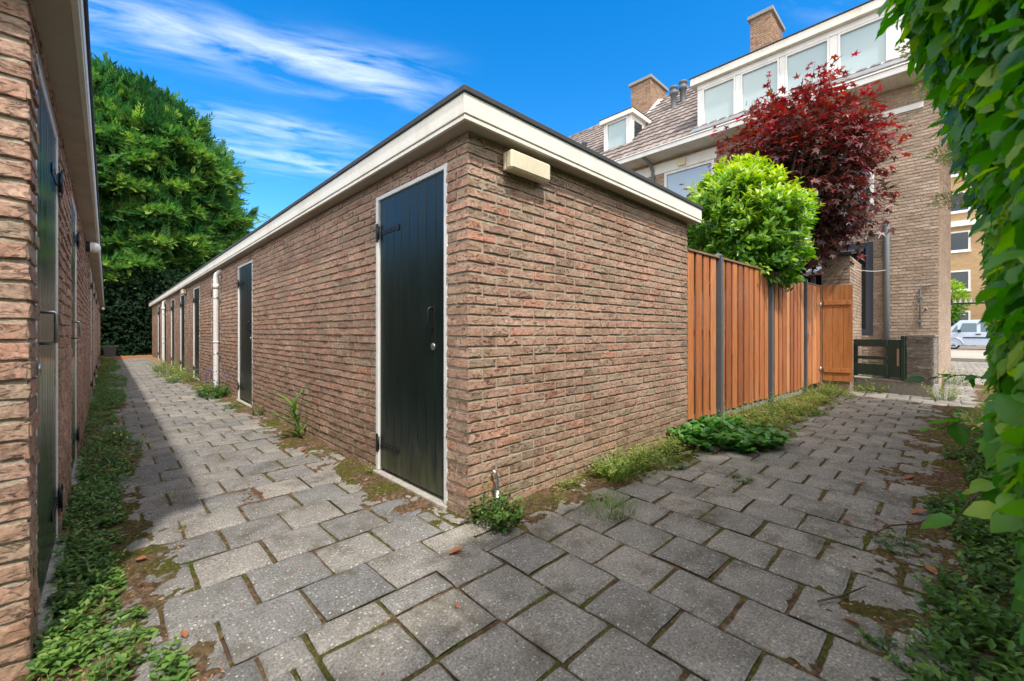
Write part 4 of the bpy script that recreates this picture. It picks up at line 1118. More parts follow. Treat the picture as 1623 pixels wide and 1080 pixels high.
# small dormer
sx_, sy0, sy1, sz0, sz1 = 11.6, 6.73, 7.73, 6.68, 7.93
m = MB(); m.box((sx_, sy0, sz0), (sx_ + 0.06, sy0 + 0.12, sz1 - 0.14), bev=0.005); m.box((sx_, sy1 - 0.1, sz0), (sx_ + 0.06, sy1, sz1 - 0.14), bev=0.005)
m.box((sx_, sy0, sz0 - 0.05), (sx_ + 0.06, sy1, sz0 - 0.001), bev=0.004)
m.prism([(sx_ + 0.061, sy0, sz0), (sx_ + 0.061, sy0, sz1 - 0.14), (rx - 1.2, sy0, sz1 - 0.14), (sx_ + 0.75, sy0, sz0 + 0.1)], (0, 0.05, 0)); m.prism([(sx_ + 0.061, sy1 - 0.05, sz0), (sx_ + 0.061, sy1 - 0.05, sz1 - 0.14), (rx - 1.2, sy1 - 0.05, sz1 - 0.14), (sx_ + 0.75, sy1 - 0.05, sz0 + 0.1)], (0, 0.05, 0))
d2 = m.build('dormer', MAT['white'], house)
m = MB(); m.box((sx_ - 0.1, sy0 - 0.1, sz1 - 0.139), (rx - 0.8, sy1 + 0.1, sz1), bev=0.006); m.build('dormer_fascia', MAT['cream'], d2)
m = MB(); m.box((sx_ - 0.11, sy0 - 0.11, sz1 + 0.001), (rx - 0.8, sy1 + 0.11, sz1 + 0.025), bev=0.005); m.build('dormer_roof', MAT['bitumen'], d2)
m = MB(); window(m, sx_ + 0.01, sy0 + 0.121, sy1 - 0.101, sz0 + 0.001, sz1 - 0.141, 0.05, 1); m.build('window', [MAT['white'], MAT['pane']], d2)
m = MB(); m.prism([(sx_ + 0.16, sy0 - 0.012, sz0 + 0.3), (sx_ + 0.16, sy0 - 0.012, sz1 - 0.28), (sx_ + 0.62, sy0 - 0.012, sz1 - 0.28), (sx_ + 0.62, sy0 - 0.012, sz0 + 0.52)], (0, 0.01, 0)); m.build('side_window', MAT['darkpane'], d2)
m = MB(); m.prism([(sx_ + 0.05, sy0 - 0.25, sz0 - 0.28), (sx_ + 0.05, sy0 - 0.02, sz0 - 0.25), (sx_ + 1.15, sy0 - 0.02, sz0 + 0.82), (sx_ + 1.15, sy0 - 0.2, sz0 + 0.79)], (-0.03, 0, 0.045)); m.build('lead_apron', MAT['lead'], d2)
def chimney(x0, y0, y1, x1, z0, z1, seed):
    m = MB(); h = z1 - z0
    brickwork(m, (x0, y0, z0), (0, 1, 0), (-1, 0, 0), y1 - y0, h, (), 1, 1, seed=seed, dep=0.006, corner=True, phase=1)
    brickwork(m, (x0, y0, z0), (1, 0, 0), (0, -1, 0), x1 - x0, h, (), 1, 1, seed=seed + 1, dep=0.006, corner=True)
    m.box((x0 + 0.03, y0 + 0.03, z0), (x1, y1, z1), 1); c = m.build('chimney', [MAT['brick_chim'], MAT['mortar_house']], house)
    m = MB(); m.box((x0 - 0.07, y0 - 0.07, z1), (x1 + 0.07, y1 + 0.07, z1 + 0.11), bev=0.012); m.build('chimney_cap', MAT['conc'], c)
    m = MB(); m.lathe(((x0 + x1) / 2, (y0 + y1) / 2, z1 + 0.11), [(0.13, 0), (0.11, 0.16), (0.12, 0.17)], 14); m.build('chimney_pot', MAT['brick_chim'], c)
    m = MB(); m.box((x0 - 0.05, y0 - 0.05, z0 - 0.1), (x1, y1 + 0.05, z0 + 0.62)) if False else None
chimney(14.0, 7.37, 8.14, 15.2, 7.8, 10.18, 91)
chimney(14.0, 3.58, 4.13, 15.2, 7.85, 10.5, 94)
m = MB(); m.prism([(13.55, 7.15, 8.55), (13.55, 7.34, 8.6), (14.6, 7.34, 9.62), (14.6, 7.15, 9.58)], (-0.03, 0, 0.05)); m.box((13.85, 3.5, 7.87), (13.98, 4.4, 8.18)); m.build('chimney_flashing', MAT['white'], house)
for (x, y, z) in ((13.2, 6.14, 8.2), (13.45, 5.95, 8.4)):
    m = MB(); m.lathe((x, y, z), [(0.09, -0.2), (0.09, 0.55), (0.13, 0.57), (0.13, 0.66), (0.1, 0.68), (0.1, 0.74), (0.13, 0.76), (0.13, 0.82), (0.05, 0.86)], 14); m.build('flue_pipe', MAT['postgrey'], house)
m = MB(); m.lathe((12.3, 9.0, 7.3), [(0.07, -0.2), (0.07, 0.5), (0.1, 0.52), (0.1, 0.62)], 12); m.build('flue_pipe', MAT['postgrey'], house)
# windows and door of the facade
def fwin(a, b, c, d, fm, pm, fw=0.07):
    m = MB(); window(m, HX + 0.02, a, b, c, d, fw, 1); m.build('window', [fm, pm], house)
fwin(4.18, 5.53, 3.9, 5.57, MAT['white'], MAT['blind']); fwin(1.04, 2.1, 3.55, 5.2, MAT['white'], MAT['blind']); fwin(7.3, 8.8, 3.9, 5.57, MAT['white'], MAT['blind']); fwin(9.6, 11.2, 3.9, 5.57, MAT['white'], MAT['blind'])
fwin(1.05, 1.62, 1.03, 2.95, MAT['navy'], MAT['darkpane'], 0.12); fwin(2.6, 3.7, 0.2, 2.5, MAT['white'], MAT['darkpane'])
m = MB(); m.tube([(HX - 0.06, 0.84, -0.1), (HX - 0.06, 0.84, 3.22), (HX - 0.04, 0.84, 3.3), (HX + 0.03, 0.84, 3.36)], 0.047, 12)
m.build('drainpipe', MAT['zinc'], house)
m = MB(); m.tube([(HX - 0.05, 5.85, 0.2), (HX - 0.05, 5.85, 5.7), (HX - 0.2, 5.85, 5.86), (GXo + 0.1, 5.85, 5.94)], 0.045, 12); m.build('drainpipe', MAT['zinc'], house)
m = MB(); m.box((HX - 0.09, 4.9, 5.62), (HX - 0.031, 5.1, 5.82), bev=0.01); m.build('vent', MAT['ivory'], house)
m = MB(); m.lathe((HX - 0.06, 1.06, 3.1), [(0.05, -0.03), (0.07, 0.0), (0.06, 0.04), (0.02, 0.07)], 12); m.box((HX - 0.06, 1.03, 3.09), (HX - 0.009, 1.09, 3.13)); m.build('outdoor_spotlight', MAT['iron'], house)
# brick outhouse at the back of the house
oh = thing('outhouse', 'small brick lean-to with sunlit end wall behind the open gate leaf', 'outbuilding', (9.8, 1.24, 0))
m = MB()
brickwork(m, (9.8, 1.24, 0), (1, 0, 0), (0, -1, 0), 1.49, 2.5, (), 3, 2, seed=81, corner=True)
brickwork(m, (9.8, 1.24, 0), (0, 1, 0), (-1, 0, 0), 0.42, 2.5, (), 3, 2, seed=82, corner=True, phase=1)
m.box((9.85, 1.29, 0), (11.29, 1.66, 2.5), 1); m.build('wall', [MAT['brick_house'], MAT['mortar_house']], oh)
m = MB(); m.prism([(9.72, 1.2, 2.51), (9.72, 1.66, 2.51), (11.28, 1.66, 2.78), (11.28, 1.2, 2.78)], (0, 0, 0.05)); m.build('roof', MAT['bitumen'], oh)
m = MB(); m.box((9.95, 1.67, 0.0), (10.0, 2.9, 2.2)); m.build('door', MAT['darkpane'], oh)
aw = thing('corrugated_awning', 'blue-grey corrugated awning showing over the fence under the red tree', 'awning', (9.9, 2.0, 2.2))
m = MB(); ny = 60
for i in range(ny):
    y0 = 1.72 + i * 0.03; y1 = y0 + 0.03; z0 = 0.02 * math.sin(i * 1.05); z1 = 0.02 * math.sin((i + 1) * 1.05)
    m.prism([(9.7, y0, 2.18 + z0), (9.7, y1, 2.18 + z1), (11.2, y1, 2.5 + z1), (11.2, y0, 2.5 + z0)], (0, 0, 0.012))
m.build('sheet', MAT['blind'], aw)
m = MB(); m.box((9.72, 1.75, 0), (9.79, 1.82, 2.15)); m.box((9.72, 3.4, 0), (9.79, 3.47, 2.15)); m.build('awning_post', MAT['postgrey'], aw)
m = MB(); ts = np.linspace(0, 1, 12)
m.tube(np.stack([9.9 + 1.33 * ts, 1.235 - 0.39 * ts, 2.28 + 0.06 * ts - 0.16 * ts * (1 - ts)], 1), 0.005, 5)
tag(m.build('washing_line', MAT['pvc'], None, (9.9, 1.235, 2.2)), 'thin white line strung from the lean-to to the grey downpipe', 'cable')
m = MB(); m.tube([(HX - 0.03, 0.36, 1.15), (HX - 0.03, 0.36, 1.9), (HX - 0.03, 0.33, 1.98), (HX - 0.03, 0.2, 2.0)], 0.012, 8); m.tube([(HX - 0.03, 0.3, 1.5), (HX - 0.1, 0.27, 1.55), (HX - 0.1, 0.26, 1.5)], 0.014, 8); m.box((HX - 0.045, 0.33, 1.3), (HX - 0.008, 0.39, 1.33)); m.box((HX - 0.045, 0.33, 1.75), (HX - 0.008, 0.39, 1.78))
tag(m.build('garden_tap', MAT['zinc'], None, (HX - 0.03, 0.36, 1.15)), 'old garden tap on a thin pipe near the house corner', 'tap')

# ------------------------------------------------------------------ passage end, street, car, flats
def m_road(name, col):
    k = NT(name); p = k.obj(); n = k.noise(p, 60, 5, 0.7); n2 = k.noise(p, 0.7, 4, 0.6)
    c = k.mix(0.6, col, k.ramp(n, [(0.3, 0.6), (0.7, 1.35)]), 'MULTIPLY'); c = k.mix(0.5, c, k.ramp(n2, [(0.3, 0.75), (0.7, 1.2)]), 'MULTIPLY')
    return k.done(c, 0.9, k.bump(n, 0.4, 0.01), 0.3)
m = MB(); m.box((25.2, -60, -0.3), (36.0, 60, 0.02)); m.build('pavement', m_road('pavement_concrete', (0.36, 0.32, 0.27)), None, kind='structure')
m = MB(); m.box((36.0, -60, -0.3), (45.5, 60, -0.05)); m.build('road', m_road('road_brick', (0.26, 0.22, 0.19)), None, kind='structure')
m = MB(); m.box((45.5, -60, -0.3), (70, 60, 0.06)); m.build('pavement', bpy.data.materials['pavement_concrete'], None, kind='structure')
m = MB(); m.box((25.0, -1.6, -0.3), (25.19, 0.2, 0.05), bev=0.01); m.build('kerb', MAT['conc'], None, kind='structure')
ig = thing('passage_gate', 'tall dark metal gate frame with spiked top bar at the passage end', 'gate', (23.8, -0.1, 0))
m = MB(); m.box((23.7, -0.02, 0), (23.76, 0.06, 2.17)); m.box((23.7, -2.4, 0), (23.76, -2.3, 2.17)); m.box((23.7, -2.4, 2.17), (23.76, 0.3, 2.23)); m.build('gate_frame', MAT['iron'], ig)
m = MB()
for i in range(7): m.box((22.7, -0.055 - 0.0, 0.1), (23.69, -0.02, 2.1)) if i == 0 else m.box((22.72 + i * 0.13, -0.062, 0.1), (22.75 + i * 0.13, -0.056, 2.1))
m.build('gate_panel', MAT['bark'], ig)
m = MB()
for i in range(18):
    y = 0.2 - i * 0.14
    m.add([(23.73, y - 0.05, 2.235), (23.73, y + 0.05, 2.235), (23.70, y, 2.40), (23.76, y, 2.40)], [[0, 1, 2], [0, 3, 1], [0, 2, 3], [1, 3, 2]])
m.build('spikes', MAT['pvc'], ig)
m = MB(); m.box((20.0, -0.12, 2.13), (20.05, 0.06, 2.18)); m.box((20.0, -0.12, 2.02), (20.05, -0.08, 2.13)); m.tube([(20.02, -0.1, 1.98), (20.02, -0.1, 2.04)], [0.05, 0.03], 8)
tag(m.build('wall_bracket', MAT['iron'], None, (20.0, 0.05, 2.1)), 'small black bracket on the sunlit end wall of the house', 'bracket')

# the van
VX, VY = 41.0, -1.63     # middle of the side facing the passage
van = thing('parked_van', 'light blue-grey small van parked in the street beyond the passage', 'van', (VX, VY, -0.05))
paint = m_plain('van_paint', (0.40, 0.47, 0.58), 0.25, 0.25, 0.6, 3, 0.1)
# stations along the length (front at +y): y, bottom, belt, roof
st = [(-2.05, 0.32, 0.95, 1.72), (-2.0, 0.28, 1.0, 1.80), (-1.3, 0.26, 1.02, 1.84), (0.0, 0.26, 1.02, 1.84), (1.0, 0.26, 1.0, 1.80), (1.68, 0.26, 0.98, 1.10), (2.0, 0.27, 0.86, 0.93), (2.12, 0.32, 0.66, 0.74)]
hw = 0.86; ring = []
for (y, b, q, t) in st:
    tn = 0.16 if t > 1.3 else 0.05
    ring.append([(-hw, b), (-hw, q * 0.6), (-hw * 1.0 + 0.02, q), (-hw + tn, t - 0.06), (-hw + tn + 0.12, t), (hw - tn - 0.12, t), (hw - tn, t - 0.06), (hw - 0.02, q), (hw, q * 0.6), (hw, b)])
V = np.array([[VX + 0.86 + x, VY + st[i][0], -0.05 + z] for i in range(len(st)) for x, z in ring[i]])
k = 10; F = []
for i in range(len(st) - 1):
    for j in range(k): F.append([i * k + j, i * k + (j + 1) % k, (i + 1) * k + (j + 1) % k, (i + 1) * k + j])
m = MB(); m.add(V, F, 0, 0.5, False); m.more([list(range(k))]); m.more([list(range(7 * k, 8 * k))[::-1]])
for y in (-1.3, 1.28): m.tube([(VX - 0.015, VY + y + 0.42 * math.cos(a), -0.05 + 0.31 + 0.42 * math.sin(a)) for a in np.linspace(0, PI, 14)], 0.045, 6)
m.build('body', paint, van)
def wy(a): return VY + a
xw = lambda z: VX + 0.02 + (z - 1.02) * 0.17
for (y0, y1, z0, z1, s0) in ((-1.9, -1.25, 1.08, 1.64, 0), (-1.12, 0.1, 1.08, 1.66, 0), (0.27, 0.98, 1.08, 1.62, 0.2), (1.1, 1.28, 1.08, 1.5, 0.3)):
    m = MB(); m.prism([(xw(z0) - 0.012, wy(y0), z0 - 0.05), (xw(z0) - 0.012, wy(y1 + s0 * 0.35), z0 - 0.05), (xw(z1) - 0.012, wy(y1 - s0 * 0.5), z1 - 0.05), (xw(z1) - 0.012, wy(y0), z1 - 0.05)], (0.02, 0, 0))
    m.build('window', MAT['vanpane'], van)
m = MB(); m.box((VX - 0.03, wy(-0.9), 0.64), (VX + 0.01, wy(0.85), 0.72), bev=0.004); m.build('rubbing_strip', MAT['iron'], van)
m = MB(); m.box((VX - 0.03, wy(0.1), 0.86), (VX + 0.012, wy(0.32), 0.92), bev=0.006); m.build('handle', MAT['iron'], van)
m = MB(); m.box((VX - 0.02, wy(-2.14), 0.25), (VX + 1.72, wy(-2.0), 0.55), bev=0.03); m.box((VX - 0.02, wy(2.02), 0.2), (VX + 1.72, wy(2.18), 0.5), bev=0.03); m.build('bumper', MAT['postgrey'], van)
m = MB(); m.box((VX - 0.16, wy(0.95), 1.0), (VX + 0.0, wy(1.1), 1.18), bev=0.03); m.build('mirror', MAT['iron'], van)
for sx2 in (0.0, 1.4):
    m = MB(); m.box((VX + 0.08 + sx2, wy(1.98), 0.6), (VX + 0.3 + sx2, wy(2.09), 0.75), bev=0.02); m.build('headlight', MAT['lens'], van)
for y in (-1.3, 1.28):
    for xs in (VX + 0.0, VX + 1.52):
        m = MB(); m.lathe((xs + 0.1, wy(y), 0.26), [(0.2, -0.09), (0.30, -0.1), (0.31, -0.06), (0.31, 0.06), (0.30, 0.1), (0.2, 0.09)], 22, axis=0); w = m.build('wheel', MAT['iron'], van)
        m = MB(); m.lathe((xs + 0.1, wy(y), 0.26), [(0.04, -0.1), (0.08, -0.085), (0.2, -0.095), (0.2, 0.0)], 18, axis=0); m.build('rim', MAT['lens'], w)

van.scale = (1, 1.04, 1.08)
# block of flats across the street
BX = 48.0
fl = thing('apartment_building', 'yellow-brown brick flats with white window frames across the street', 'building', (BX, -4, 0))
m = MB(); m.box((BX, -22, 0), (BX + 10, 14, 16)); 
k = NT('flats_brick'); p = k.obj(); bt = k.n('ShaderNodeTexBrick'); cq = k.n('ShaderNodeCombineXYZ'); sp_ = k.sep(p); k.put(cq.inputs[0], sp_[1]); k.put(cq.inputs[1], sp_[2]); k.put(bt.inputs['Vector'], cq.outputs[0])
bt.inputs['Scale'].default_value = 1; bt.inputs['Brick Width'].default_value = 0.22; bt.inputs['Row Height'].default_value = 0.065; bt.inputs['Mortar Size'].default_value = 0.006
bt.inputs['Color1'].default_value = (0.34, 0.2, 0.09, 1); bt.inputs['Color2'].default_value = (0.42, 0.27, 0.13, 1); bt.inputs['Mortar'].default_value = (0.4, 0.33, 0.25, 1)
m.build('wall', k.done(bt.outputs[0], 0.9, None, 0.2), fl)
m = MB(); m.box((BX - 0.6, -22.3, 16.0), (BX + 10.3, 14.3, 16.3)); m.build('roof', MAT['conc_light'], fl)
for fz in (1.2, 4.36, 7.43, 10.5, 13.4):
    for i in range(9):
        y1 = -1.25 + 3.3 * (4 - i) + 2.5 * 0; y0 = y1 - 0.0
        a, b = y1, y1 + 2.45
        m = MB(); window(m, BX - 0.03, a, b, fz, fz + 1.56, 0.11, 1); m.box((BX - 0.1, a - 0.05, fz - 0.1), (BX - 0.001, b + 0.05, fz - 0.002)); m.box((BX - 0.05, (a + b) / 2 - 0.04, fz + 0.111), (BX + 0.0, (a + b) / 2 + 0.04, fz + 1.449)) if i % 2 else None
        m.build('window', [MAT['white'], MAT['darkpane'] if (i + int(fz)) % 3 else MAT['pane']], fl)
m = MB(); m.box((BX - 0.35, -22, 9.35), (BX - 0.001, 14, 9.75)); m.build('balcony_band', MAT['white'], fl)

# ------------------------------------------------------------------ trees and shrubs
# tall conifer at the end of the alley
def conifer():
    r = np.random.default_rng(101)
    c = np.array([0.2, 32.2]); 
    t = thing('conifer_tree', 'huge dense green conifer filling the end of the alley', 'tree', (c[0], c[1], 0))
    m = MB(); zz = np.linspace(0, 13, 9)
    m.tube(np.stack([c[0] + 0.15 * np.sin(zz), c[1] + 0.1 * np.cos(zz), zz], 1), np.linspace(0.42, 0.08, 9), 12)
    for i in range(26):
        a = r.uniform(0, 2 * PI); z = r.uniform(1.8, 9); l = r.uniform(3.0, 5.2); ts = np.linspace(0, 1, 5)
        m.tube(np.stack([c[0] + np.cos(a) * l * ts, c[1] + np.sin(a) * l * ts, z + 0.9 * ts - 0.5 * ts * ts], 1), np.linspace(0.07, 0.015, 5), 6)
    m.build('trunk', MAT['bark'], t)
    def prof(z):
        up = 5.5 * np.sqrt(np.clip(1 - ((z - 9.2) / 4.6) ** 2, 0, 1)) ** 1.25; lo = 5.5 - 0.5 * sstep(6.5, 3.0, z)
        return np.where(z > 9.2, up, lo)
    m = MB()
    def layer(n, k, sz, v0, v1, back):
        a = r.uniform(PI - 0.35, 2 * PI + 0.35, n) if not back else r.uniform(0, 2 * PI, n)
        z = 3.1 + 10.7 * r.random(n) ** 0.93
        dome = r.random(n) < 0.25
        q = np.sqrt(r.random(n))
        rr = prof(z)
        lump = fbm(a * 3.2 + 20, z * 0.55, 3, 3); lay = fbm(a * 7 + 5, z * 1.9, 4, 2)
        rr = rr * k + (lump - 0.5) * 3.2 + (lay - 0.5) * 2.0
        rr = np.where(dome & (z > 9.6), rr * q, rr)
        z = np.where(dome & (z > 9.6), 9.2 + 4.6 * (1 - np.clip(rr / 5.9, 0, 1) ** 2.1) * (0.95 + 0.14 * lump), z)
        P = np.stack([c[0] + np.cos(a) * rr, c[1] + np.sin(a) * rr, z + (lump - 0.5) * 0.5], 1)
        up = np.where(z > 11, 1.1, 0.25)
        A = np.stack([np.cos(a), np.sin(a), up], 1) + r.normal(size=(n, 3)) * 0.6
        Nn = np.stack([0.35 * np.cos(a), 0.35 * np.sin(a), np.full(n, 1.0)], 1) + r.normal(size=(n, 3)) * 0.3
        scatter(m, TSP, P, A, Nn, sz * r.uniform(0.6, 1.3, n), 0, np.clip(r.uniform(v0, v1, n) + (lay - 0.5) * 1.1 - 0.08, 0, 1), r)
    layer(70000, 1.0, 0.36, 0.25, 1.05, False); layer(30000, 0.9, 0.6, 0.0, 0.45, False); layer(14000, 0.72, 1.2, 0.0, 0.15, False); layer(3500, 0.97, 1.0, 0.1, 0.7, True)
    # feathery leaders on the skyline
    for (x, y, z, h, lx) in ((0.9, 31.0, 13.4, 2.4, -0.4), (1.2, 31.2, 13.4, 1.9, -0.05), (1.7, 31.0, 13.3, 1.6, 0.15), (2.2, 31.2, 13.0, 1.3, 0.1), (3.0, 31.0, 12.7, 1.7, 0.12), (3.4, 31.0, 12.5, 1.2, 0.1), (4.0, 31.2, 12.1, 1.6, 0.3), (4.6, 31.4, 11.6, 1.4, 0.45), (4.9, 31.3, 10.8, 1.2, 0.6), (5.2, 31.5, 9.4, 0.9, 0.8), (5.3, 31.5, 7.6, 0.8, 0.9), (-1.9, 31.0, 14.2, 1.3, -0.3), (2.4, 31.0, 14.0, 0.9, 0.1), (-3.2, 31, 13.6, 1.2, -0.2), (6.4, 31.5, 8.6, 0.6, 1.0)):
        n = 90; q = r.random(n); P = np.stack([x + lx * h * q + r.normal(size=n) * 0.14 * (1.2 - q), y + r.normal(size=n) * 0.16, z - 0.5 + (h + 0.5) * q], 1)
        A = np.stack([lx * 0.8 + r.normal(size=n) * 0.45, r.normal(size=n) * 0.45, np.full(n, 0.8)], 1)
        scatter(m, TSP, P, A, np.stack([r.normal(size=n) * 0.6, -np.ones(n), np.full(n, 0.3)], 1), (0.5 - 0.25 * q) * r.uniform(0.8, 1.2, n), 0, r.uniform(0.1, 0.6, n), r)
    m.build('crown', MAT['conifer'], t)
conifer()
def leafmass(m, x0, x1, y0, y1, z1, n, sz, r, tm=TO, mat=0, rough=0.35):
    x = r.uniform(x0, x1, n); z = z1 * r.random(n); y = y0 + (y1 - y0) * r.random(n) ** 2 + (fbm(x * 1.1, z * 1.1, 15, 3) - 0.5) * rough * 2
    A = np.stack([r.normal(size=n) * 0.6, -0.5 + r.normal(size=n) * 0.4, r.normal(size=n) * 0.6 - 0.3], 1)
    Nn = np.stack([r.normal(size=n) * 0.5, -0.7 + r.normal(size=n) * 0.3, 0.7 + r.normal(size=n) * 0.3], 1)
    scatter(m, tm, np.stack([x, y, z], 1), A, Nn, sz * r.uniform(0.6, 1.3, n), mat, None, r)
r = np.random.default_rng(103)
t = thing('evergreen_hedge', 'dark ivy-clad evergreen hedge closing off the alley under the conifer', 'hedge', (1.5, 27.2, 0))
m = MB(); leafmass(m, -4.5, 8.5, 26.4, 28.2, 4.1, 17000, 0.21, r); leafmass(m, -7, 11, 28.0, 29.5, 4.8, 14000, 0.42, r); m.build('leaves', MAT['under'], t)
m = MB()
for i in range(16):
    x = r.uniform(-3, 7); m.tube([(x, 27.4, -0.05), (x + r.normal() * 0.2, 27.3, 1.5), (x + r.normal() * 0.5, 27.2, 3.9)], [0.05, 0.04, 0.02], 6)
m.build('stems', MAT['bark'], t)

# cherry laurel over the fence
def laurel():
    r = np.random.default_rng(105); C = np.array([7.2, 2.3, 2.58]); Rr = np.array([1.0, 0.98, 1.12])
    t = thing('laurel_shrub', 'bright yellow-green rounded laurel shrub growing over the cedar fence', 'shrub', (7.3, 2.5, 0))
    ms = MB()
    for i in range(9):
        a = r.uniform(0, 2 * PI); e = C + np.array([math.cos(a) * 0.6, math.sin(a) * 0.6, r.uniform(0.2, 0.9)])
        ms.tube([(7.3 + math.cos(a) * 0.12, 2.5 + math.sin(a) * 0.1, -0.05), (7.3 + math.cos(a) * 0.25, 2.45 + math.sin(a) * 0.2, 1.2), tuple(e)], [0.035, 0.026, 0.01], 7)
    ms.build('stems', MAT['bark'], t)
    m = MB(); n = 2000
    d = rand_dir(n, r); d[:, 2] = np.where(d[:, 2] < -0.75, -d[:, 2], d[:, 2])
    k = 1 + (fbm(d[:, 0] * 2.4 + 9, d[:, 2] * 2.4 + d[:, 1] * 2, 9, 3) - 0.5) * 0.5
    P = C + d * Rr * k[:, None] * (0.80 + 0.22 * r.random(n))[:, None]
    ax = nrm(d + np.array([0, 0, 0.75]) + r.normal(size=(n, 3)) * 0.25)
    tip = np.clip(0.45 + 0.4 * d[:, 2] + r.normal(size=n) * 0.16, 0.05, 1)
    for j in range(7):
        a = j * 2.4 + r.uniform(0, 6, n)
        o = nrm(np.cross(ax, rand_dir(n, r))); A = nrm(ax * (0.55 + 0.09 * j) + o * 0.9)
        Nn = ax - A * 0.4
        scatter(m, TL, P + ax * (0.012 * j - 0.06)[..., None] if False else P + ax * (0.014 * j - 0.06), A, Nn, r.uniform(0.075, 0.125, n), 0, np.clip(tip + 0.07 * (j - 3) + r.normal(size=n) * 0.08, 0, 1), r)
    for q in range(28):                                          # straggling young shoots
        dd = nrm(rand_dir(1, r)[0] + np.array([0, 0, 0.35])); b0 = C + dd * Rr * 0.95; L = r.uniform(0.12, 0.3); e = nrm(dd + np.array([0, 0, 0.8]))
        tt = np.linspace(0.2, 1, 9)[:, None]; P9 = b0 + e * L * tt; a9 = rand_dir(9, r)
        scatter(m, TL, P9, e * 0.7 + a9 * 0.8, e - a9 * 0.3, r.uniform(0.06, 0.11, 9), 0, np.clip(r.uniform(0.5, 1.05, 9), 0, 1), r)
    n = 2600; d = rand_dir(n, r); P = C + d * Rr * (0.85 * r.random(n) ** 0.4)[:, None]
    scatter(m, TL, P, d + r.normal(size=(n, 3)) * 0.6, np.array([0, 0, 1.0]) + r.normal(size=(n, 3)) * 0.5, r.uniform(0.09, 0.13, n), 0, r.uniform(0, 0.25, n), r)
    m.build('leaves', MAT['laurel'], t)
laurel()

# red maple
def maple():
    r = np.random.default_rng(107); C = np.array([8.98, 1.93, 3.66]); Rr = np.array([1.25, 1.25, 1.6])
    base = np.array([9.35, 2.35, 0.0])
    t = thing('red_maple_tree', 'dark red maple with bronze inner leaves in front of the house', 'tree', tuple(base))
    mt = MB(); fork = np.array([9.25, 2.2, 1.9])
    mt.tube([base - [0, 0, 0.1], base * 0.5 + fork * 0.5 + [0.03, 0, 0], fork], [0.11, 0.09, 0.08], 12)
    m = MB(); n = 330
    d = rand_dir(n, r); k = r.random(n) ** 0.33
    sq = np.where(d[:, 2] < 0, 0.85, 1.0)
    cc = C + d * Rr * (k * sq)[:, None] * (1 + (fbm(d[:, 0] * 2 + 3, d[:, 1] * 2 + d[:, 2] * 2, 17, 3) - 0.5)[:, None] * 0.45)
    for i in range(0, n, 2):
        mid = fork * 0.45 + cc[i] * 0.55 + r.normal(size=3) * 0.1 + [0, 0, 0.1]
        mt.tube([fork, mid, cc[i]], [0.03, 0.014, 0.004], 5)
    ex = []                                                     # long skyline shoots
    for i in range(60):
        a = r.uniform(0, 2 * PI); e = r.uniform(0.1, 1.25); dd = np.array([math.cos(a) * math.cos(e), math.sin(a) * math.cos(e), math.sin(e)])
        p0 = C + dd * Rr * 0.85; p1 = C + dd * Rr * r.uniform(1.05, 1.32) + [0, 0, 0.08]
        mt.tube([p0, (p0 + p1) / 2 + [0, 0, 0.03], p1], [0.008, 0.005, 0.002], 4); ex.append((p0, p1))
    mt.build('trunk', MAT['bark'], t)
    def put(P, var, s0, s1):
        q = len(P); dr = nrm(P - C)
        A = dr * 0.7 + np.array([0, 0, -0.35]) + r.normal(size=(q, 3)) * 0.5
        Nn = dr * 0.45 + np.array([0, 0, 0.9]) + r.normal(size=(q, 3)) * 0.35
        scatter(m, TM, P, A, Nn, r.uniform(s0, s1, q), 0, np.clip(var, 0, 1), r)
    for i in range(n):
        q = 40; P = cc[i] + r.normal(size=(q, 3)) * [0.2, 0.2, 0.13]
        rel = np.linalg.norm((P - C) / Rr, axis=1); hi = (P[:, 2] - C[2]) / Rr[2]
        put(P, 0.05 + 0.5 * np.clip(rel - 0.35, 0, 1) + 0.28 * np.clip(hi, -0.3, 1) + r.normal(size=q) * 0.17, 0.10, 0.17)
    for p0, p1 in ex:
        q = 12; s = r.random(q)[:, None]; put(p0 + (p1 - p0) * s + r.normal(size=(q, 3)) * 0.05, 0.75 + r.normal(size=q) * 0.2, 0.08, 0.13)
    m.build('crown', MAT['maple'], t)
maple()

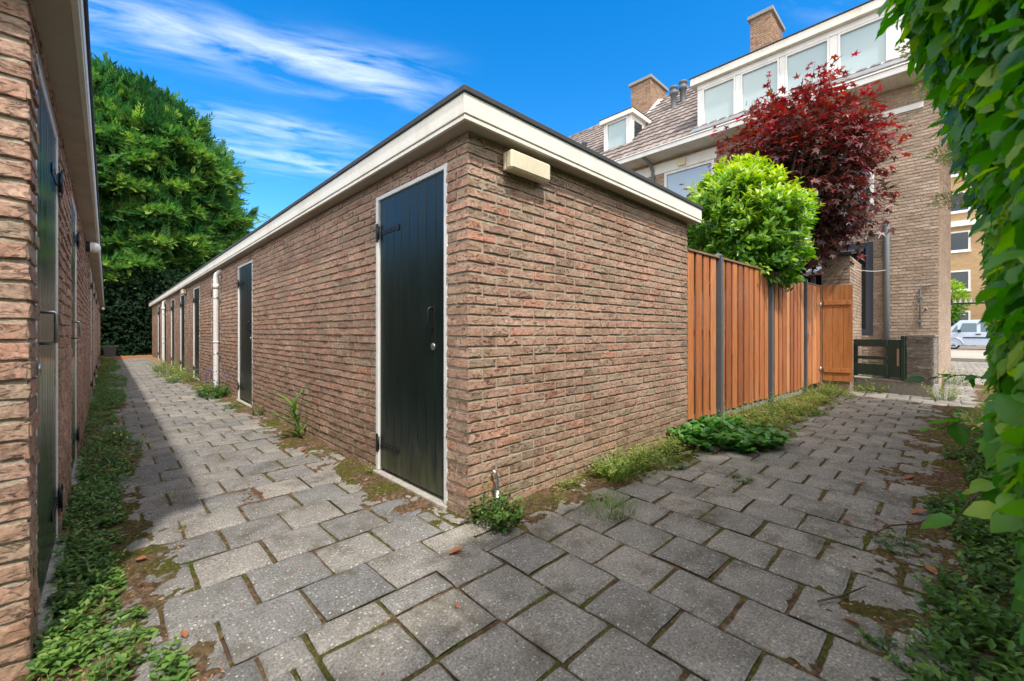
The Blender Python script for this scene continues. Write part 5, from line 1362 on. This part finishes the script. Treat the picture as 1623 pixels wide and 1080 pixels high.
# climbing hedge on the right
def vine():
    r = np.random.default_rng(109)
    t = thing('climbing_hedge', 'tall climbing hydrangea hedge with big glossy leaves along the right edge', 'hedge', (3.0, -0.5, 0))
    def ys(x, z):
        b = -0.03 - 0.043 * np.clip(x, 0.8, 20) - 0.022 * np.exp(-((z - 1.1) / 0.4) ** 2) * sstep(1.0, 1.6, x)
        b = np.where(x < 0.5, -0.45, b) - 0.14 * np.exp(-((z - 0.2) / 0.4) ** 2)
        b = b + 0.165 * np.exp(-((x - 1.55) / 0.75) ** 2) * np.exp(-((z - 2.1) / 0.54) ** 2)
        b = b + 0.16 * np.exp(-((x - 3.2) / 1.6) ** 2) * np.exp(-((z - 2.5) / 0.55) ** 2)
        return b + (fbm(x * 2.2, z * 2.2, 41, 3) - 0.5) * 0.16 * np.clip(x / 3 + 0.25, 0.3, 1)
    m = MB()
    def lay(n, x0, x1, off, sd, s0, s1, v0, v1, zt=2.75):
        x = r.uniform(x0, x1, n); z = 0.06 + zt * r.random(n)
        y = ys(x, z) - off - np.abs(r.normal(size=n)) * sd
        P = np.stack([x, y, z], 1)
        A = np.stack([r.normal(size=n) * 0.55 - 0.1, 0.35 + r.normal(size=n) * 0.35, -0.6 + r.normal(size=n) * 0.4], 1)
        Nn = np.stack([r.normal(size=n) * 0.35 - 0.15, 0.75 + r.normal(size=n) * 0.3, 0.75 + r.normal(size=n) * 0.3], 1)
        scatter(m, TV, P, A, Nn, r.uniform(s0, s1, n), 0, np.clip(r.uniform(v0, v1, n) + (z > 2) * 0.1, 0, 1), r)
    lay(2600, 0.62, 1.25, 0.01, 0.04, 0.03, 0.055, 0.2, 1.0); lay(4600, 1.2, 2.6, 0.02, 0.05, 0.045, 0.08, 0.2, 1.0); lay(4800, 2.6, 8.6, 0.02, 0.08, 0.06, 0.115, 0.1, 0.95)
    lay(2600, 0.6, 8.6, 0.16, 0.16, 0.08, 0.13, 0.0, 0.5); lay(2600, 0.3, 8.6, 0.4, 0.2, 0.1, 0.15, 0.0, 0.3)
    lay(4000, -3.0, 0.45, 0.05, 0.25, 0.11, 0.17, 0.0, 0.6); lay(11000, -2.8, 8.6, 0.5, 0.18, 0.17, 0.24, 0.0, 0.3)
    # top of the hedge
    n = 5200; x = r.uniform(-3.0, 8.6, n); P = np.stack([x, ys(x, np.full(n, 2.7)) - r.random(n) * 0.85, 2.7 + 0.2 * (fbm(x * 2, x * 0, 5, 3)) + r.normal(size=n) * 0.08], 1)
    scatter(m, TV, P, r.normal(size=(n, 3)) * [1, 1, 0.4], np.array([0, 0.1, 1.0]) + r.normal(size=(n, 3)) * 0.35, r.uniform(0.07, 0.12, n), 0, r.uniform(0.3, 1, n), r)
    # long shoots reaching out of the hedge
    mb = MB()
    for (p0, p1, nl, ls, v0) in (((3.5, -0.35, 0.62), (3.55, 0.03, 0.52), 10, 0.14, 0.5), ((3.35, -0.3, 0.78), (3.62, 0.09, 0.80), 7, 0.10, 0.4), ((2.4, -0.2, 0.55), (2.2, -0.02, 0.42), 7, 0.1, 0.7), ((1.45, -0.3, 0.75), (1.5, -0.09, 0.68), 7, 0.09, 0.9), ((4.8, -0.35, 0.5), (5.0, 0.0, 0.35), 7, 0.11, 0.4)):
        p0 = np.array(p0); p1 = np.array(p1); ts = np.linspace(0, 1, 6)[:, None]
        pts = p0 + (p1 - p0) * ts + np.array([0, 0, 0.06]) * np.sin(ts * PI)
        mb.tube(pts, np.linspace(0.005, 0.002, 6), 5)
        s = np.linspace(0.35, 1.0, nl)[:, None]; P = p0 + (p1 - p0) * s + np.array([0, 0, 0.06]) * np.sin(s * PI)
        a = np.arange(nl) * 2.4
        A = np.stack([np.cos(a), 0.4 + np.sin(a) * 0.8, -0.15 + 0.3 * r.normal(size=nl)], 1)
        scatter(m, TV, P, A, np.array([-0.2, 0.2, 1.0]) + r.normal(size=(nl, 3)) * 0.25, ls * r.uniform(0.7, 1.15, nl), 0, np.clip(v0 + r.normal(size=nl) * 0.18, 0, 1), r)
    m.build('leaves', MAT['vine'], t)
    for i in range(60):
        x = r.uniform(1.3, 8.5) if i % 4 else r.uniform(-2.8, 1.3); pts = [(x, -0.8, -0.05)]; dx = r.normal() * 0.05
        for z in np.linspace(0.3, 2.5, 8): dx = dx * 0.6 + r.normal() * 0.03; pts.append((pts[-1][0] + dx, -0.62 - 0.03 * max(x, 0) + r.normal() * 0.025, z))
        mb.tube(pts, np.linspace(0.018, 0.005, 9), 6)
    mb.build('branches', MAT['bark'], t)
    for (x, y, z) in ((2.3, 0.055, 2.42), (2.05, 0.06, 2.1), (2.5, 0.03, 2.12), (2.9, 0.0, 1.95), (2.7, 0.045, 2.6), (3.3, 0.02, 2.4), (3.0, -0.01, 1.75), (3.9, -0.03, 2.2), (2.3, -0.09, 0.78), (2.75, -0.02, 2.25)):
        n = 300; d = rand_dir(n, r); P = np.array([x, y - 0.015, z]) + d * np.array([0.085, 0.085, 0.035]) * (r.random(n) ** 0.4)[:, None]
        f = MB(); scatter(f, TS, P, d + [0, 0, 0.4], rand_dir(n, r), r.uniform(0.010, 0.022, n), 0, None, r)
        for j in range(0):
            f.tube([(x, y - 0.03, z - 0.09), tuple(np.array([x, y, z]) + rand_dir(1, r)[0] * 0.05)], 0.0012, 3)
        f.build('flower_head', MAT['bloom'], t)
vine()

# ------------------------------------------------------------------ weeds
def strip(name, label, pts_fn, n, seed, hmin, hmax, ls, mats, nl=8, kind='stuff'):
    r = np.random.default_rng(seed); ml = MB(); ms = MB()
    P = pts_fn(r, n)
    b = np.stack([P[:, 0], P[:, 1], np.maximum(ground_z(P[:, 0], P[:, 1]), -0.005)], 1)
    h = (hmin + (hmax - hmin) * r.random(len(P)) ** 1.5) * P[:, 2]
    l = np.stack([r.normal(size=len(P)) * 0.35 + P[:, 3], r.normal(size=len(P)) * 0.35 + P[:, 4], 0 * h], 1)
    sprigs(ml, None, b, h, l, r, nl, ls, TS, up=0.25)
    return tag(ml.build(name, mats, None), label, 'weeds', None, kind)
def left_pts(r, n):
    y = 1.95 + 22.2 * r.random(n * 3) ** 1.3; w = 0.09 + 0.26 * fbm(y * 0.75, y * 0 + 2, 61, 3) + 0.14 * np.exp(-((y - 5.4) / 1.0) ** 2) + 0.22 * sstep(7, 12, y)
    w = np.minimum(w, 0.52)
    q = r.random(n * 3); x = -0.165 + q * w
    ok = r.random(n * 3) < np.clip(0.35 + 2.6 * (fbm(x * 5, y * 1.8, 63, 3) - 0.42), 0.02, 1)
    x, y, q, w = x[ok][:n], y[ok][:n], q[ok][:n], w[ok][:n]
    hh = (1 - 0.6 * q) * (0.55 + 0.75 * np.exp(-((y - 5.4) / 1.3) ** 2) + 0.35 * (y > 9))
    return np.stack([x, y, hh, 0.3 * np.ones(len(x)), 0 * x], 1)
strip('ground_cover', 'band of low green weeds along the foot of the left-hand wall', left_pts, 3000, 201, 0.04, 0.21, 0.036, MAT['weed_left'])
def right_pts(r, n):
    x = 1.45 + 5.2 * r.random(n * 3) ** 1.2; q = r.random(n * 3); y = -0.55 + q * (0.68 - 0.04 * x + 0.25 * (fbm(x * 1.7, x * 0, 65, 3) - 0.5))
    ok = r.random(n * 3) < np.clip(0.3 + 1.2 * (fbm(x * 4, y * 4, 67, 3) - 0.35), 0.03, 1)
    x, y, q = x[ok][:n], y[ok][:n], q[ok][:n]
    return np.stack([x, y, 1 - 0.55 * q, 0 * x, 0.25 * np.ones(len(x))], 1)
strip('ground_cover', 'band of green weeds and seedlings in the soil under the climbing hedge', right_pts, 1500, 203, 0.06, 0.30, 0.05, MAT['weed'])

def foot_pts(r, n):
    x = 2.1 + 7.4 * r.random(n * 3); q = r.random(n * 3); y = np.where(x < 4.4, 1.86, 1.92 - 0.054 * (x - 4.4)) - q * np.where(x < 4.4, 0.30, 0.62)
    ok = r.random(n * 3) < np.clip(0.15 + 2.4 * (fbm(x * 2.6, y * 4, 69, 3) - 0.42), 0.0, 1)
    x, y, q = x[ok][:n], y[ok][:n], q[ok][:n]
    return np.stack([x, y, 1 - 0.6 * q, 0 * x, -0.2 * np.ones(len(x))], 1)
strip('ground_cover', 'scattered pale weeds and seedlings along the foot of the end wall and fence', foot_pts, 900, 205, 0.05, 0.24, 0.036, MAT['weed_pale'])
GW = 'weeds along the foot of the walls'
bush('leafy_weed', 'pale ferny weed clump at the near foot of the left-hand wall', 'weed', (-0.02, 1.70), 0.20, 0.15, 46, MAT['weed_left'], 301, 0.04, 10, TO, GW, 0.8)
bush('leafy_weed', 'dense dark weed bunch growing at the brick corner around the pipe stub', 'weed', (1.60, 1.80), 0.13, 0.30, 42, MAT['weed'], 302, 0.042, 11, TO, GW, 0.5, stemmat=MAT['rstem'])
bush('leafy_weed', 'yellowish straggly weed at the foot of the sunlit end wall', 'weed', (2.95, 1.76), 0.16, 0.27, 80, MAT['weed_pale'], 303, 0.036, 12, TO, GW, 0.7, (2.1, 0.7))
bush('leafy_weed', 'tiny weed at the foot of the end wall left of the straggly clump', 'weed', (2.27, 1.85), 0.05, 0.14, 9, MAT['weed_pale'], 304, 0.03, 7, TS, GW, 0.6)
bush('bramble_patch', 'low spreading bramble patch with round dark leaves at the start of the fence', 'bramble', (4.45, 1.55), 0.44, 0.30, 120, MAT['bramble'], 305, 0.105, 9, TV, None, 1.1, (1.15, 0.9), 0.5, MAT['rstem'])
for i, (x, y, rad, h, n, mt, lab) in enumerate((
    (7.3, 1.66, 0.2, 0.28, 34, 'weed_pale', 'pale weed at the middle of the third fence panel'),
    (6.2, 1.7, 0.2, 0.26, 34, 'weed', 'green weed tight against the second fence panel'),
    (5.15, 1.72, 0.22, 0.30, 44, 'weed_pale', 'pale weed just past the bramble at the first fence post'),
    (5.75, 1.74, 0.22, 0.34, 46, 'weed_pale', 'bushy pale weed between the first and second fence posts'),
    (6.75, 1.68, 0.26, 0.34, 46, 'weed_pale', 'bushy weed at the foot of the second fence post'),
    (7.9, 1.58, 0.28, 0.22, 34, 'weed_pale', 'low sunlit weed in front of the third fence panel'),
    (8.75, 1.58, 0.32, 0.44, 64, 'weed_pale', 'tall pale weed clump at the third fence post'),
    (9.3, 1.35, 0.16, 0.24, 26, 'weed_pale', 'small weed under the open gate leaf'),
    (10.0, 1.0, 0.22, 0.34, 46, 'weed_pale', 'rounded weed on the step below the green gate'),
    (9.72, 0.02, 0.16, 0.48, 40, 'weed_pale', 'yellow-flowered weed at the foot of the grey brick pier'),
    (12.9, -0.08, 0.26, 0.55, 50, 'weed', 'bright weed at the passage side of the house wall'),
    (5.0, 1.5, 0.16, 0.16, 24, 'weed_pale', 'low yellow-green weed beyond the bramble on the sandy strip'),
    (6.1, 1.45, 0.2, 0.14, 26, 'weed_pale', 'flat pale weed on the sandy strip between the first two posts'),
    (7.2, 1.35, 0.2, 0.12, 24, 'weed_pale', 'thin pale weed on the sandy strip before the third panel'),
    (8.3, 1.4, 0.2, 0.16, 26, 'weed_pale', 'small pale weed on the sandy strip left of the tall clump'),
    (5.5, 1.30, 0.16, 0.12, 22, 'weed_pale', 'flat yellowing weed on the paving beside the fence'),
    (6.7, 1.25, 0.18, 0.16, 26, 'grass', 'grassy tuft on the paving between fence and path'),
    (3.38, 1.06, 0.06, 0.07, 9, 'weed', 'little weed sprouting between dark slabs on the right-hand path'),
    (3.3, 1.5, 0.05, 0.08, 8, 'weed', 'little weed in the moss in front of the bramble'),
    (1.93, 0.10, 0.09, 0.11, 12, 'weed', 'ferny seedling on the soil at the bottom right'),
    (2.85, 0.16, 0.09, 0.12, 14, 'weed', 'light green seedling on bare soil beside the hedge'))):
    def fl(t, r, x=x, y=y, h=h):
        f = MB(); n = 40; P = np.stack([x + r.normal(size=n) * 0.09, y + r.normal(size=n) * 0.09, h * r.uniform(0.7, 1.05, n)], 1)
        scatter(f, TS, P, rand_dir(n, r) + [0, 0, 0.5], rand_dir(n, r), 0.03, 0, None, r); f.build('flowers', MAT['yellow'], t)
    bush('leafy_weed', lab, 'weed', (x, y), rad, h, n, MAT[mt], 310 + i, 0.045 if x > 4 else 0.032, 9, TS, GW, 0.6, extra=fl if 'yellow-flowered' in lab else None)
for i, (x, y, rad, h, n, lab) in enumerate(((1.24, 15.3, 0.30, 0.55, 60, 'farthest yellow-green bush at the foot of the alley wall'), (1.2, 13.4, 0.32, 0.48, 60, 'middle yellow-green bush at the foot of the alley wall'), (1.22, 11.75, 0.28, 0.42, 54, 'nearest yellow-green bush at the foot of the alley wall'))):
    bush('leafy_weed', lab, 'weed', (x, y), rad, h, n, MAT['weed_pale'], 340 + i, 0.07, 9, TS, GW, 0.7)
def vfl(t, r):
    f = MB(); n = 90; P = np.stack([1.36 + r.normal(size=n) * 0.15, 8.85 + r.normal(size=n) * 0.3, 0.34 + r.normal(size=n) * 0.09], 1)
    scatter(f, TS, P, rand_dir(n, r) + [0, 0, 0.5], rand_dir(n, r), 0.038, 0, None, r); f.build('flowers', MAT['violet'], t)
bush('bellflower_plant', 'dark green bellflower cushion with violet flowers at the white downpipe', 'flower', (1.32, 8.7), 0.32, 0.36, 80, MAT['weed'], 350, 0.06, 9, TO, None, 0.5, (0.65, 1.25), extra=vfl)
bush('leafy_weed', 'slender weed between the second alley door and the strap-leaved plant', 'weed', (1.43, 6.3), 0.07, 0.32, 12, MAT['weed'], 351, 0.045, 9, TS, GW, 0.4)
bush('leafy_weed', 'low green weed in front of the second alley door', 'weed', (1.33, 7.15), 0.12, 0.09, 14, MAT['weed'], 352, 0.05, 7, TS, GW, 0.8)
bush('leafy_weed', 'small weed on the threshold at the hinge side of the nearest door', 'weed', (1.44, 3.08), 0.035, 0.12, 9, MAT['weed_pale'], 353, 0.03, 7, TS, GW, 0.7)
# strap-leaved plant
r = np.random.default_rng(360)
t = thing('strap_leaf_plant', 'tall strap-leaved plant bending beside the brick wall between two alley doors', 'plant', (1.42, 4.62, 0))
m = MB(); m.tube([(1.42, 4.62, -0.02), (1.41, 4.62, 0.12), (1.39, 4.66, 0.26), (1.37, 4.7, 0.36)], [0.012, 0.011, 0.009, 0.005], 8); m.build('stem', MAT['stem'], t)
m = MB(); n = 17; z = np.linspace(0.03, 0.37, n); a = np.arange(n) * 2.5 + r.normal(size=n) * 0.3
P = np.stack([1.42 - 0.05 * (z / 0.37) ** 2, 4.62 + 0.08 * (z / 0.37) ** 2, z], 1)
A = np.stack([np.cos(a) * 0.8 - 0.3, np.sin(a) * 0.8, np.full(n, 0.9)], 1); Nn = np.stack([-np.cos(a), -np.sin(a), np.full(n, 0.7)], 1)
scatter(m, t_blade(0.14, 0.35), P, A, Nn, r.uniform(0.16, 0.3, n), 0, r.uniform(0.1, 0.7, n), r)
m.build('leaves', MAT['grass'], t)
for (x, y, n, h, sp, lab) in ((2.2, 1.43, 190, 0.12, 0.14, 'bright green grass tuft on the moss by the end wall'), (2.72, 1.72, 130, 0.2, 0.13, 'long grass tuft at the foot of the end wall'), (3.25, 1.62, 90, 0.14, 0.14, 'thin dry grass tuft near the bramble'), (0.33, 3.55, 60, 0.06, 0.09, 'low grass tuft in the joints near the left-hand weeds')):
    r = np.random.default_rng(int(x * 100)); m = MB(); tuft(m, (x, y, 0.0), n, h, r, sp, lean=0.8, w=t_blade(0.035, 0.4))
    tag(m.build('grass_tuft', MAT['grass'], None, (x, y, 0)), lab, 'grass', 'grass tufts on the paving')
m = MB(); r = np.random.default_rng(371); P = np.stack([0.12 + r.normal(size=14) * 0.1, 5.6 + r.normal(size=14) * 0.9, 0.17 + r.normal(size=14) * 0.03], 1)
scatter(m, TS, P, rand_dir(14, r), np.array([0, 0, 1.0]) + r.normal(size=(14, 3)) * 0.2, 0.035, 0, None, r)
tag(m.build('buttercups', MAT['yellow'], None, (0.12, 5.6, 0)), 'a few yellow buttercup flowers in the left-hand weeds', 'flower', None, 'stuff')

# dry leaves and twigs lying about
r = np.random.default_rng(380)
def dryleaf():
    m = MB(); tv, fl = t_ovate(0.5, 0.16, -0.14); m.add(tv - [0, 0.5, 0], fl[0], 0, 0.4, True); m.more(fl[1], 0, 0.4, True)
    return m
dl = None
spots = [(1.24, 1.68, 0.09), (0.03, 4.5, 0.12), (0.12, 2.65, 0.06), (1.3, 4.1, 0.08), (1.34, 6.2, 0.07), (0.15, 4.75, 0.08), (2.6, 1.62, 0.05), (3.75, 1.72, 0.08), (3.85, 1.66, 0.06), (3.15, 1.3, 0.05), (4.3, 0.2, 0.09), (3.5, 0.12, 0.1), (2.7, 0.05, 0.07), (3.9, 0.42, 0.06), (2.0, 0.25, 0.06), (0.7, 4.0, 0.04), (0.95, 2.5, 0.03), (1.0, 1.35, 0.03), (0.2, 1.9, 0.05), (3.05, 0.4, 0.06), (1.27, 3.9, 0.05), (0.05, 1.72, 0.07)]
for (x, y, s) in spots:
    if dl is None:
        o = dl = dryleaf().build('dry_leaf', MAT['dry'])
    else:
        o = dl.copy(); COL.objects.link(o)
    o.location = (x, y, max(float(ground_z(np.array([x]), np.array([y]))[0]), 0.0) + 0.008); o.rotation_euler = (r.normal() * 0.2, r.normal() * 0.2, r.uniform(0, 6.28)); o.scale = (s, s, s)
    tag(o, 'dead curled rust-brown leaf lying on the ground of the passage', 'leaf', 'fallen dry leaves')
m = MB(); m.tube([(2.9, 0.28, 0.02), (3.1, 0.22, 0.03), (3.25, 0.12, 0.025), (3.4, 0.08, 0.02)], [0.004, 0.005, 0.004, 0.002], 5); m.tube([(3.1, 0.22, 0.03), (3.16, 0.32, 0.05)], [0.003, 0.001], 4); m.tube([(3.25, 0.12, 0.025), (3.4, 0.2, 0.04)], [0.003, 0.001], 4)
tag(m.build('twig', MAT['rstem'], None, (3.1, 0.22, 0)), 'thin reddish forked twig on the soil of the right-hand path', 'twig')
m = MB(); m.tube([(2.05, 0.36, 0.015), (2.15, 0.3, 0.02), (2.32, 0.24, 0.015)], [0.004, 0.005, 0.002], 5)
tag(m.build('twig', MAT['bark'], None, (2.15, 0.3, 0)), 'short dark twig on the paving at the lower right', 'twig')

# bin at the far end of the alley
t = thing('rubbish_bin', 'small dark bin with a pale green rim at the far end of the alley', 'bin', (0.12, 25.6, 0))
m = MB(); 
def frus(m, z0, z1, a, b, c=(0.12, 25.6)):
    v = [(c[0] + s * q[0] , c[1] + s2 * q[1], z) for z, q in ((z0, a), (z1, b)) for s, s2 in ((-1, -1), (1, -1), (1, 1), (-1, 1))]
    m.add(v, [[0, 1, 5, 4], [1, 2, 6, 5], [2, 3, 7, 6], [3, 0, 4, 7], [3, 2, 1, 0], [4, 5, 6, 7]])
frus(m, 0.0, 0.47, (0.17, 0.17), (0.22, 0.22)); m.build('bin_body', MAT['postgrey'], t)
m = MB(); frus(m, 0.471, 0.50, (0.24, 0.24), (0.245, 0.245)); m.build('bin_rim', m_plain('green_plastic', (0.2, 0.36, 0.2), 0.5), t)
m = MB(); frus(m, 0.501, 0.54, (0.225, 0.225), (0.18, 0.18)); m.build('bin_lid', MAT['iron'], t)
# street tree seen through the passage
r = np.random.default_rng(390)
t = thing('street_tree', 'bright green bushy tree in front of the flats beyond the passage', 'tree', (46.0, 0.2, 0))
m = MB(); m.tube([(46, 0.2, 0), (46, 0.25, 1.5), (46, 0.2, 3.2)], [0.12, 0.1, 0.05], 8); m.build('trunk', MAT['bark'], t)
m = MB(); n = 2600; d = rand_dir(n, r); k = 1 + (fbm(d[:, 0] * 3 + 5, d[:, 2] * 3 + d[:, 1], 7, 3) - 0.5) * 0.7
scatter(m, TS, np.array([46, 0.1, 3.5]) + d * np.array([1.1, 1.25, 1.7]) * (k * (0.6 + 0.4 * r.random(n)))[:, None], d + r.normal(size=(n, 3)) * 0.5, d + [0, 0, 0.8], r.uniform(0.15, 0.32, n), 0, np.clip(0.5 + 0.35 * d[:, 2] + r.normal(size=n) * 0.15, 0, 1), r)
m.build('crown', MAT['laurel'], t)
r = np.random.default_rng(391)
t = thing('garden_hedge', 'low dark hedge in front of the flats behind the van', 'hedge', (46.6, -6, 0))
m = MB(); n = 4000; P = np.stack([r.uniform(46.4, 47.3, n), r.uniform(-16, 12, n), 1.5 * r.random(n) ** 0.7 + 0.05], 1)
scatter(m, TS, P, rand_dir(n, r), np.array([-0.6, 0, 0.7]) + r.normal(size=(n, 3)) * 0.4, r.uniform(0.2, 0.4, n), 0, None, r); m.build('leaves', MAT['weed'], t)
m = MB(); 
for i in range(20): m.tube([(46.9, -15 + i * 1.4, -0.1), (46.9, -15 + i * 1.4, 1.0)], 0.03, 5)
m.build('stems', MAT['bark'], t)
